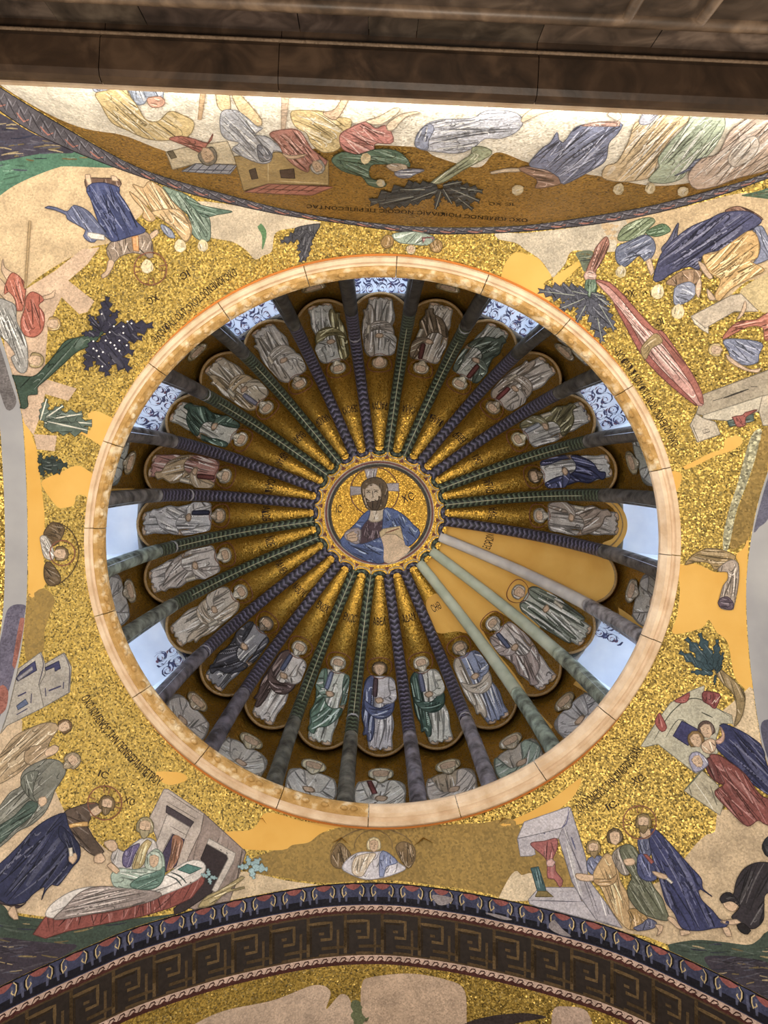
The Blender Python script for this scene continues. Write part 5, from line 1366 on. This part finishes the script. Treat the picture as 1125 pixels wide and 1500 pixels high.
# border scraps on the side arches
wp_ = lambda r_, pts, col, nm='border_patch', lift=.001: patch(nm, r_, pts, col, None, (0, 0), 1.0, lift)
wp_(arch_w, [(12, 892), (36, 886), (36, 900), (28, 950), (15, 1005), (-5, 1060), (-30, 1080), (-20, 1000), (0, 940)], '5a5670')
wp_(arch_w, [(30, 905), (36, 905), (30, 945), (22, 980), (18, 975)], '8a4a3e', 'red_motif', .0015)
wp_(arch_w, [(0, 1005), (12, 1012), (8, 1040), (-6, 1045)], '8a4a3e', 'red_motif', .0015)
wp_(arch_w, [(-20, 470), (-3, 500), (16, 560), (24, 590), (10, 600), (-5, 560), (-20, 530)], '6a6568')
wp_(arch_e, [(1130, 690), (1113, 740), (1104, 780), (1112, 772), (1125, 760), (1140, 720)], '5f5f78')
wp_(arch_e, [(1114, 1065), (1128, 1120), (1145, 1140), (1140, 1080), (1128, 1055)], '46465f')

# ------------------------------------------------------------------ figures in the dome
def up_map(k):
    def m_(x, y, lift):
        s = S_U + 0.075 + y * 0.01
        r = prof(s)[0]
        m = 1 - .064 / (r * HB)
        p = max(-m, min(m, -x * 0.0094 / (r * HB)))
        return flute(k, p, s, lift)
    return m_
def low_map(k):
    def m_(x, y, lift):
        s = max(0.02, 0.26 + y * 0.01)
        r = prof(s)[0] + .1
        p = max(-.82, min(.82, -x * 0.0098 / (r * HB)))
        return niche(k, p, s, lift)
    return m_
def mir(pts, m_): return [(-x, y) for x, y in pts] if m_ else pts
def standing(k, label, tunic, mantle, hair, variant, beard=True, accent=None):
    f = Fig('mosaic_figure', label, FIG, up_map(k), (0, 0), 1.0, 0.002, 0.45, 'saints in the dome flutes', 0.0009, seed=k, grid=3.6, fk=2.8)
    HL[0] = 5.0
    if not isinstance(tunic, tuple): tunic = shade(srgb(tunic), .28)
    mantle = srgb(mantle)
    f.P = lambda pts: pts
    mm = variant % 2 == 1
    f.part('foot', SK, [(-9, 0), (-4, -1), (-3, 5), (-7, 6)]); f.part('foot', SK, [(3, -1), (9, -2), (8, 5), (4, 6)])
    hem = [(9, 2), (6, 5), (5, 1), (2, 4), (0, 0), (-3, 4), (-5, 1), (-7, 5), (-9, 2)]
    f.part('tunic', tunic, [(-10, 16), (-12, 34), (-9, 56), (-10, 70), (-12, 84), (-10, 92), (-4, 96), (4, 96), (10, 92), (12, 84), (10, 70), (9, 56), (11, 34), (9, 16)] + hem, 13, (.05, 1))
    if variant in (0, 1):
        f.part('sleeve', shade(mantle, .1) if variant else tunic, mir([(-9, 93), (-14, 86), (-16, 70), (-14, 53), (-11, 52), (-11, 66), (-9, 80)], mm), 4, (.1, 1))
        f.part('hand', SK, mir([(-14, 54), (-11, 53), (-10, 46), (-13, 45)], mm))
        f.part('mantle', mantle, mir([(9, 94), (13, 85), (13, 68), (11, 50), (13, 34), (10, 22), (11, 12), (6, 9), (4, 20), (-4, 26), (-12, 40), (-12, 50), (-4, 50), (3, 58), (5, 80)], mm), 13, (.3 if mm else -.3, 1))
        f.part('sleeve', shade(mantle, .12), mir([(11, 92), (16, 80), (15, 68), (6, 62), (-2, 65), (-3, 70), (6, 72), (9, 82)], mm), 4, (.8, .5))
    elif variant in (2, 3):
        f.part('mantle_fall', mantle, mir([(5, 95), (12, 89), (16, 66), (15, 40), (13, 28), (14, 16), (11, 20), (10, 10), (7, 14), (5, 34), (6, 62)], mm), 9, (.05, 1))
        f.part('mantle', mantle, mir([(-11, 66), (-12, 56), (-8, 46), (2, 44), (12, 52), (14, 64), (8, 60), (0, 58), (-6, 62)], mm), 7, (1, .15))
        f.part('sleeve', tunic, mir([(-9, 93), (-14, 84), (-16, 70), (-12, 62), (-2, 64), (0, 69), (-9, 72), (-8, 82)], mm), 4, (-.6, .6))
    else:
        f.part('mantle', mantle, [(-5, 96), (-12, 90), (-16, 66), (-14, 40), (-12, 12), (-8, 18), (-6, 10), (-4, 48), (-2, 80)], 8, (.05, 1))
        f.part('mantle', mantle, [(5, 96), (12, 90), (16, 66), (14, 40), (12, 12), (8, 18), (6, 10), (4, 48), (2, 80)], 8, (-.05, 1))
    f.part('hand', SK, mir([(-3, 66), (2, 64), (4, 69), (-1, 71)], mm))
    if accent: f.part('stripe', accent, mir([(2, 94), (5, 93), (6, 72), (3, 72)], mm), 0)
    if variant in (0, 2, 4): f.part('scroll', 'cfc7b6', mir([(8, 48), (11, 47), (12, 60), (9, 61)], mm), curved=False)
    f.head(0, 104, 5.3, (0, 1), hair, beard, 11.5, (0, 105))
    return f
CW = {}
UPPER = [  # flute, words for the label, tunic, mantle, hair, variant, beard, accent
    (0, 'standing saint in grey brown robe beside the right window', '8d7f74', 'a08f82', 'b5ab9c', 0, True, None),
    (2, 'standing saint in damaged grey green robe at the lower right yellow flute', '8d9688', '79857a', 'b5ab9c', 4, False, None),
    (3, 'standing saint in pale pinkish robe on yellow plaster with blue breast', 'b3a6a6', 'a59492', 'cfc6b8', 1, True, '4f5a80'),
    (4, 'standing saint in cream tunic over blue and white skirt', '4d5c94', 'bfb3a4', '9c8a72', 3, True, None),
    (5, 'standing saint with very long white beard in white and dark green robes', 'b5b7ac', '3f5c55', 'cfc6b0', 3, True, '5f6688'),
    (6, 'beardless young saint in purple tunic and blue mantle straight below the medallion', 'aaa6b4', '4d5a8a', '6b5638', 3, False, '57434c'),
    (7, 'standing saint with white hair in pale blue and green robes raising a hand', 'b0b8ae', '5d7f70', 'd2cbb8', 1, True, '6f7ca4'),
    (8, 'standing saint in white and purple brown cloak with blue breast', 'b9b0ae', '5c4a4a', 'c2b8a4', 3, True, '4f5a80'),
    (9, 'standing saint in nearly black blue grey cloak', '5a5c66', '3f404c', '7a6a58', 1, True, None),
    (10, 'standing saint in cream robe with blue hem at the lower left', 'b8aa98', 'c4b49e', 'c6bda8', 2, True, None),
    (11, 'standing saint in pale lilac grey robe with dark folds at the left', 'b0a6a4', 'b9afab', 'c6bda8', 0, True, None),
    (12, 'standing saint in white mantle with ink dark folds beside the left window', 'a2a4ae', 'c0c0c6', '9c8a72', 1, True, '2f3350'),
    (13, 'standing saint in straw yellow mantle with dark red tunic', '8a4a40', 'b29a74', 'bfb39c', 0, True, '6a2f2c'),
    (14, 'standing saint in grey white robe with bottle green cloak edge', 'a9aba0', '3f5c52', 'cfc6b0', 1, True, None),
    (15, 'standing saint in yellowish beige robe with bent knee at the upper left', 'a08c64', 'b39d78', 'c2b8a0', 2, True, '7d7f9a'),
    (16, 'standing saint in grey white robe with large oval folds, upper left', 'a39c94', 'b0a9a0', 'a8987c', 2, True, None),
    (17, 'standing saint in grey tunic and olive mantle left of the topmost flute', '8f9490', '7d7448', 'c0b69c', 3, True, None),
    (18, 'standing saint in grey tunic with raised arms in the topmost flute', '93908a', 'a39a90', 'b09a78', 2, False, None),
    (19, 'standing saint in dark cream cloak right of the topmost flute', 'a08f76', '6d5c46', 'bfae8e', 0, True, '5c2a2a'),
    (20, 'standing saint in dark green grey robe at the upper right', '7c8678', '4f5e54', 'c6bda0', 1, True, '6a2f2c'),
    (21, 'standing saint in pale grey robe with red trimmed breast, upper right', '98897a', 'a89a8c', 'a08c68', 2, True, '7a2f30'),
    (22, 'standing saint in olive and grey mantle holding a rod, right', '8c8a86', '77714e', 'cfc39c', 0, True, '9aa0b0'),
    (23, 'standing saint in white and deep blue robes at the right', 'b5b5b8', '2f3766', '6b5638', 1, True, None)]
LOWER = [
    (1, 'seated lower saint with open book in grey brown robe between right windows', '7a6f66', '8d8176', 'a89a84', 0),
    (3, 'lower saint in lavender grey robe at the lower right on torn plaster', '8f8a94', 'a29ca6', '9c8a68', 1),
    (4, 'lower saint in green upper robe and brown skirt', '8d7660', '5f7566', 'b8aa8c', 2),
    (5, 'lower saint in brown tunic with pale scarf crossing the arms', '7d6548', 'b5a294', 'c2b490', 2),
    (6, 'lower saint in white robe with red stripe straight below the medallion', 'b9b5aa', 'c2beb2', 'd2cbb0', 0),
    (7, 'lower saint in white mantle with lilac sleeve left of the lowest saint', 'b2ab9e', 'bdb8b2', 'd2c9a8', 1),
    (8, 'lower saint in cream mantle with dark vertical line', 'aaa08f', 'b5ac9c', 'c2b48c', 0),
    (9, 'lower saint in beige robe with arms crossed at the lower left', '9c8b7c', 'ab9a8a', 'b09a74', 1),
    (11, 'lower saint in brown grey cloak between the two left windows', '8d837b', '9c928a', 'a8987c', 1),
    (13, 'lower saint in grey green robe partly lost to yellow plaster at the left', '6b736c', '7f867e', 'a08f6c', 0),
    (15, 'lower saint in dim beige robe at the upper left', '8d8270', '9a8d78', 'a8986c', 1),
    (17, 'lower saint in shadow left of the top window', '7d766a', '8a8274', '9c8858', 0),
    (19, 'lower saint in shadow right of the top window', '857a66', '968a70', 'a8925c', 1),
    (21, 'lower saint in dark brown robe at the upper right', '7a6f5c', '8d8268', '9c8c6c', 0),
    (23, 'lower saint in grey green robe with yellow plaster loss at the right', '6b7068', '838880', 'a39878', 1)]
for r_ in UPPER: standing(*r_)
for k, label, tunic, mantle, hair, variant in LOWER:
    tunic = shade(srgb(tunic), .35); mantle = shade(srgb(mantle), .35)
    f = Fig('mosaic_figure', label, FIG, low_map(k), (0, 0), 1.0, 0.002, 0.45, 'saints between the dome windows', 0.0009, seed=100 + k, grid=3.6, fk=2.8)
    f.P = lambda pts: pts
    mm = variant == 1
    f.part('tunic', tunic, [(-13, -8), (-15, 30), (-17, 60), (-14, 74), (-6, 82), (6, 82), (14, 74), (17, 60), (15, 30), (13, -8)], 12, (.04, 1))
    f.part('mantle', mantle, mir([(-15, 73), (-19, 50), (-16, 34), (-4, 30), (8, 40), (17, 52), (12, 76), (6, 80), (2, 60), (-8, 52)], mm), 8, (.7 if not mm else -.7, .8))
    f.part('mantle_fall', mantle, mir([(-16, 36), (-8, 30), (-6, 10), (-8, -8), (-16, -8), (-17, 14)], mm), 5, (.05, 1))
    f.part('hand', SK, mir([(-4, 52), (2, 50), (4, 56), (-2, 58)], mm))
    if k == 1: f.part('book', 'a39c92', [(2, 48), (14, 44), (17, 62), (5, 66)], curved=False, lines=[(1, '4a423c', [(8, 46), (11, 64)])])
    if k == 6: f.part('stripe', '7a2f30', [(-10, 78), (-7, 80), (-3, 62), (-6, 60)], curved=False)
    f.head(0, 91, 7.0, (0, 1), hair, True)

def flute_part(k): return FLUTES[k]
NAMES = {0: 'ΖΑΡΑ', 1: 'ΕϹΡΩΜ', 4: 'ϹΗΘ', 5: 'ΑΔΑΜ', 6: 'ΑΒΕΛ', 7: 'ΕΝΩϹ', 8: 'ΕΝΩΧ', 9: 'ΜΑΘΟΥϹ', 10: 'ΛΑΜΕΧ', 11: 'ΝΩΕ', 12: 'ΙΑΚΩΒ', 13: 'ΙϹΑΑΚ', 14: 'ΑΒΡΑΑΜ', 15: 'ΘΑΡΑ', 16: 'ΝΑΧΩΡ', 17: 'ϹΕΡΟΥΧ', 18: 'ΡΑΓΑΥ', 19: 'ϹΑΛΑ', 20: 'ΦΑΛΕΚ', 21: 'ΕΒΕΡ', 22: 'ϹΗΜ', 23: 'ΙΟΥΔΑϹ'}
for k, t_ in NAMES.items():
    y_ = (s_of_r(1.06) - S_U - 0.075) * 100
    w_ = min(8.5, 1.55 * len(t_))
    inscription(t_, up_map(k), [(-w_, y_), (w_, y_)], 7, FLUTES[k], INK, 0.003, up=-1, unit=.45)
# yellow plaster where the gold is lost
def up_wide(k):
    def m_(x, y, lift):
        s = S_U + 0.075 + y * 0.01
        return flute(k, max(-.98, min(.98, -x * 0.01 / (prof(s)[0] * HB))), s, lift)
    return m_
def fpatch(k, pts, lift=.0012):
    a = Art(up_wide(k), .45, 4); a.fill(pts, (1, 1, 1), lift); return a.build('plaster_patch', FLUTES[k], OCHRE)
S1 = (SL - S_U - .075) * 100
fpatch(2, [(-22, 62), (-16, 55), (0, 80), (20, 60), (24, 90), (16, 130), (10, S1 - 12), (-6, S1 - 12), (-12, 130), (-20, 100)])
fpatch(3, [(-24, 20), (-18, 0), (-15, 40), (-14, 80), (-8, 112), (8, 112), (14, 90), (18, 40), (22, 60), (22, 100), (12, 140), (8, S1 - 10), (-6, S1 - 10), (-12, 140), (-22, 90)])
fpatch(4, [(8, 118), (16, 100), (19, 60), (22, 20), (25, 60), (20, 110), (12, 140), (8, 160), (-6, 158), (-12, 130), (0, 124)])
fpatch(0, [(-22, -4), (-10, -14), (10, -14), (22, -4), (18, 12), (10, 2), (-10, 2), (-17, 14)])
def npatch(k, pts):
    a = Art(low_map(k), .45, 4); a.fill(pts, (1, 1, 1), .0014, False); return a.build('plaster_patch', NICHES[k], OCHRE)
npatch(1, [(-24, 20), (-24, 80), (-16, 100), (-18, 60), (-19, 30)]); npatch(1, [(16, 20), (24, 10), (24, 70), (19, 66)])
npatch(3, [(18, 66), (25, 60), (25, 90), (14, 98)]); npatch(3, [(-25, 60), (-18, 66), (-20, 96), (-25, 92)])
npatch(13, [(-25, 30), (-17, 40), (-15, 76), (-25, 60)]); npatch(13, [(19, 20), (25, 20), (25, 100), (20, 100)])
npatch(23, [(16, 30), (25, 30), (25, 80), (18, 84)])

# ------------------------------------------------------------------ scallops round the medallion, the medallion itself
for k in range(24):
    a = Art(lambda x, y, l, k=k: dome(radians(15 * k) - x * HB, SL - .055 + y * .05 if y < 1 else SL, -0.012 - l), .02)
    mb = MB()
    ang = lin(0, pi, 13)
    th0 = radians(15 * k)
    mb.tube([medp(th0 + HB * .98 * cos(t), .612 - .052 * sin(t) ** .7, .004) for t in ang], .0045, 5, srgb('b9ae9c'))
    mb.build('scallop_line', MOSAIC, droot, smooth=True)
    mb = MB()
    mb.tube([medp(th0 + HB * .62 * cos(t), .645 - .045 * sin(t) ** .7, -.004) for t in ang], .024, 7, up=None)
    mb.build('tip_garland', RIB_P if (k // 2) % 2 == 0 else RIB_G, droot, smooth=True)
    mb = MB()
    t0 = th0 + HB
    mb.f = [[0, 1, 2]]; mb.c = [srgb('6a2a24')]; mb.uv = [(0, 0)] * 3
    mb.v = [medp(t0 - .045, .545, .003), medp(t0, .585, .003), medp(t0 + .045, .545, .003)]
    mb.build('corner_motif', MOSAIC, droot)
for r0, r1, c_ in ((.455, .465, '5a4a2c'), (.465, .485, '3c3a34'), (.485, .497, '8f8a80'), (.497, .515, '7a3a30'), (.515, .522, 'b9ae9c')):
    mb = MB(); mb.grid(lambda a_, r: medp(a_, r, .004), lin(0, 2 * pi, 97), [r0, r1], srgb(c_))
    mb.build('medallion_border', MOSAIC, droot)
Mo = (430, 640); Ms = 4.6875
f = Fig('mosaic_figure', 'half-length bearded man in blue mantle with book in the round medallion', FIG, px_map, Mo, Ms, 0.003, 1.0)
f.lines('halo', [(1.6, [(556 + 166 * cos(t), 374 + 166 * sin(t)) for t in lin(0, 2 * pi, 40)])], '6a3a20', taper=False)
f.part('halo_bar', 'aaa0a4', [(488, 222), (575, 215), (560, 290), (505, 290)], 3, (0, 1), curved=False, edge=-.5)
f.part('halo_bar', 'aaa0a4', [(390, 340), (480, 345), (480, 390), (392, 402)], 3, (1, 0), curved=False, edge=-.5)
f.part('halo_bar', 'aaa0a4', [(630, 322), (722, 318), (722, 372), (632, 368)], 3, (1, 0), curved=False, edge=-.5)
f.part('tunic', '4a3440', [(480, 600), (530, 570), (612, 570), (640, 640), (600, 700), (500, 730), (440, 735)], 12, (-.15, 1))
f.part('neck', 'b9a78f', [(520, 490), (630, 490), (620, 540), (600, 575), (552, 585), (512, 565)], 3, (.1, 1))
f.part('mantle', '35508c', [(525, 505), (480, 530), (430, 590), (380, 640), (320, 710), (330, 745), (420, 815), (530, 860), (625, 858), (625, 740), (605, 690), (500, 728), (445, 730), (455, 650), (490, 590), (515, 560)], 13, (.8, .35), fw=1.8)
f.part('mantle', '3a5592', [(625, 490), (690, 498), (760, 540), (820, 600), (868, 655), (830, 720), (775, 755), (740, 720), (740, 620), (650, 640), (612, 650), (615, 560)], 11, (.6, 1), fw=1.8)
f.part('sleeve', '9c8f96', [(350, 690), (360, 650), (420, 625), (462, 640), (450, 730), (400, 725)], 6, (.8, -.4))
f.part('hand', SK, [(365, 672), (420, 645), (445, 650), (435, 715), (400, 720), (372, 705)], lines=[(1, '6a4a34', [(380, 680), (430, 668)]), (1, '6a4a34', [(380, 695), (430, 690)])])
f.part('plaster_loss', 'd2b28c', [(592, 660), (640, 668), (700, 670), (750, 700), (765, 745), (800, 770), (740, 830), (680, 860), (625, 855), (622, 760), (606, 700)], edge=-.1)
f.part('book', 'c9ae7c', [(590, 655), (615, 632), (732, 612), (758, 712), (700, 668), (628, 668), (600, 690)], curved=False, lines=[(2, '7a3a20', [(630, 660), (725, 628)])])
f.part('hair', '5e4a2e', [(470, 400), (465, 340), (490, 300), (545, 278), (600, 285), (640, 330), (648, 400), (632, 470), (600, 500), (520, 500), (490, 470)], 8, (0, 1))
f.part('face', 'c2ac92', [(492, 375), (500, 345), (545, 322), (585, 345), (600, 385), (592, 430), (565, 470), (530, 470), (500, 430)], edge=-.3)
f.part('beard', '4d3a28', [(497, 420), (520, 440), (545, 428), (575, 440), (600, 410), (598, 460), (572, 502), (545, 500), (510, 470)], 6, (0, 1))
a = Art(px_map)
for w_, l_ in ((1.5, [(503, 383), (515, 375), (528, 382)]), (1.5, [(552, 380), (565, 372), (580, 380)]), (1.2, [(500, 366), (528, 366)]), (1.2, [(550, 364), (584, 366)]), (1.2, [(540, 370), (546, 415), (534, 420)]), (1.6, [(533, 442), (556, 442)])):
    a.line([(Mo[0] + x / Ms, Mo[1] + y / Ms) for x, y in l_], w_, srgb('2e2018'), f.z, True)
a.build('features', f.root)
ins('ΙϹ', [(492, 751), (501, 751)], 11, droot); ins('ΧϹ', [(591, 737), (608, 731)], 11, droot)

# vine scrolls on the window soffits
for n, k in enumerate(WINDOWS):
    if k in (0, 12): continue
    th0 = radians(15 * k); hb = radians(6.4)
    def vm(x, y, l, th0=th0, hb=hb):
        r = 1.87 + y; a_ = x * hb
        return V3(AX + KX * r * cos(th0 + a_), AY + r * sin(th0 + a_), 6.26 + 0.05 * (1 - x * x) - 0.25 * max(0, r - 1.75) - l)
    a = Art(vm, .03)
    rn = random.Random(k)
    full = k not in (2, 10)
    for i in range(-2, 3):
        if not full and i > -1: continue
        for j in range(2):
            cx, cy = i * .42 + rn.uniform(-.05, .05), .045 + j * .10
            for c_, w_, r_ in (('33365c', .8, .2), ('6a3a4a', .5, .13), ('33365c', .6, .24)):
                ph = rn.uniform(0, 6); sg = rn.choice((-1, 1))
                a.line([(cx + r_ * (1 - t / 8) * cos(ph + sg * t), cy + .27 * r_ * (1 - t / 8) * sin(ph + sg * t)) for t in lin(0, 6, 10)], w_ * .6, srgb(c_), .002, True, True)
                q = ph + 2
                a.line([(cx + r_ * cos(q), cy + .27 * r_ * sin(q)), (cx + r_ * 1.25 * cos(q + .3), cy + .3 * r_ * sin(q + .3)), (cx + r_ * 1.1 * cos(q + .8), cy + .34 * r_ * sin(q + .8))], .6, srgb(c_), .002, True, True)
    for e in (-.97, .97): a.line([(e, 0), (e, .5)], .5, srgb('4a4a70'), .002, False, False)
    a.build('vine_scroll', bpy.data.objects['window_%d' % (n + 1)])

# ------------------------------------------------------------------ cornice and marble panels of the north wall
corn = empty('trim_2', wallp(0, .1, 2.9), kind='structure', label='dark marble cornice under the lunette')
us_ = [-4.4, -2.9, -1.9, -1.02, -.35, .62, 1.5, 2.4, 3.4, 4.4]
CP = [(-.02, 2.915), (.035, 2.915), (.05, 2.905), (.05, 2.89), (.075, 2.875), (.085, 2.868), (.20, 2.868), (.222, 2.878), (.232, 2.90), (.232, 2.945), (.21, 2.955), (-.1, 2.96)]
for i in range(len(us_) - 1):
    mb = MB()
    u0, u1 = us_[i] + .0015, us_[i + 1] - .0015
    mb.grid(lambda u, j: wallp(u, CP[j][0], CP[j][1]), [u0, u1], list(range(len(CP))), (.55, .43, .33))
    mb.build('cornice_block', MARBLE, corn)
wallbox('lip', -4.4, 4.4, 2.925, 2.948, .225, .240, STONE, corn)  # pale stone paints in the lit front edge of the dark cornice
mb = MB(); mb.tube([wallp(u, .058, 2.884) for u in lin(-4.4, 4.4, 30)], .008, 6, srgb('8a6f52'))
mb.build('fillet', MOSAIC, corn, smooth=True)
pan = [-4.4, -3.2, -2.3, -1.72, -1.20, -.86, -.28, -.02, .16, .62, 1.05, 1.5, 2.1, 3.0, 4.4]
rr = random.Random(3)
for i in range(len(pan) - 1):
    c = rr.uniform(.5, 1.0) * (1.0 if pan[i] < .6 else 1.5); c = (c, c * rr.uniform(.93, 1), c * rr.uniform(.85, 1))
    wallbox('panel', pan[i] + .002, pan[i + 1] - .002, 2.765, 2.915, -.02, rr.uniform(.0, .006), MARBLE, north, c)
mb = MB(); mb.tube([wallp(u, .004, 2.742) for u in lin(-4.4, 4.4, 30)], .026, 8, (1.5, 1.35, 1.15)); mb.build('rail', MARBLE, north, smooth=True)
st_ = [-4.4, -2.6, -1.5, -.9, .9, 1.16, 2.4, 4.4]
for i in range(len(st_) - 1):
    c = rr.uniform(.6, 1.1)
    wallbox('panel', st_[i] + .02, st_[i + 1] - .02, 1.4, 2.73, -.02, .0, MARBLE, north, (c, c * .95, c * .9))
    mb = MB(); mb.tube([wallp(st_[i + 1], .004, 1.4), wallp(st_[i + 1], .004, 2.735)], .022, 8, (1.5, 1.35, 1.15)); mb.build('stile', MARBLE, north, smooth=True)
wallbox('dado', -4.4, 4.4, -H, 1.4, -.02, .0, MARBLE, north, (.8, .75, .7))
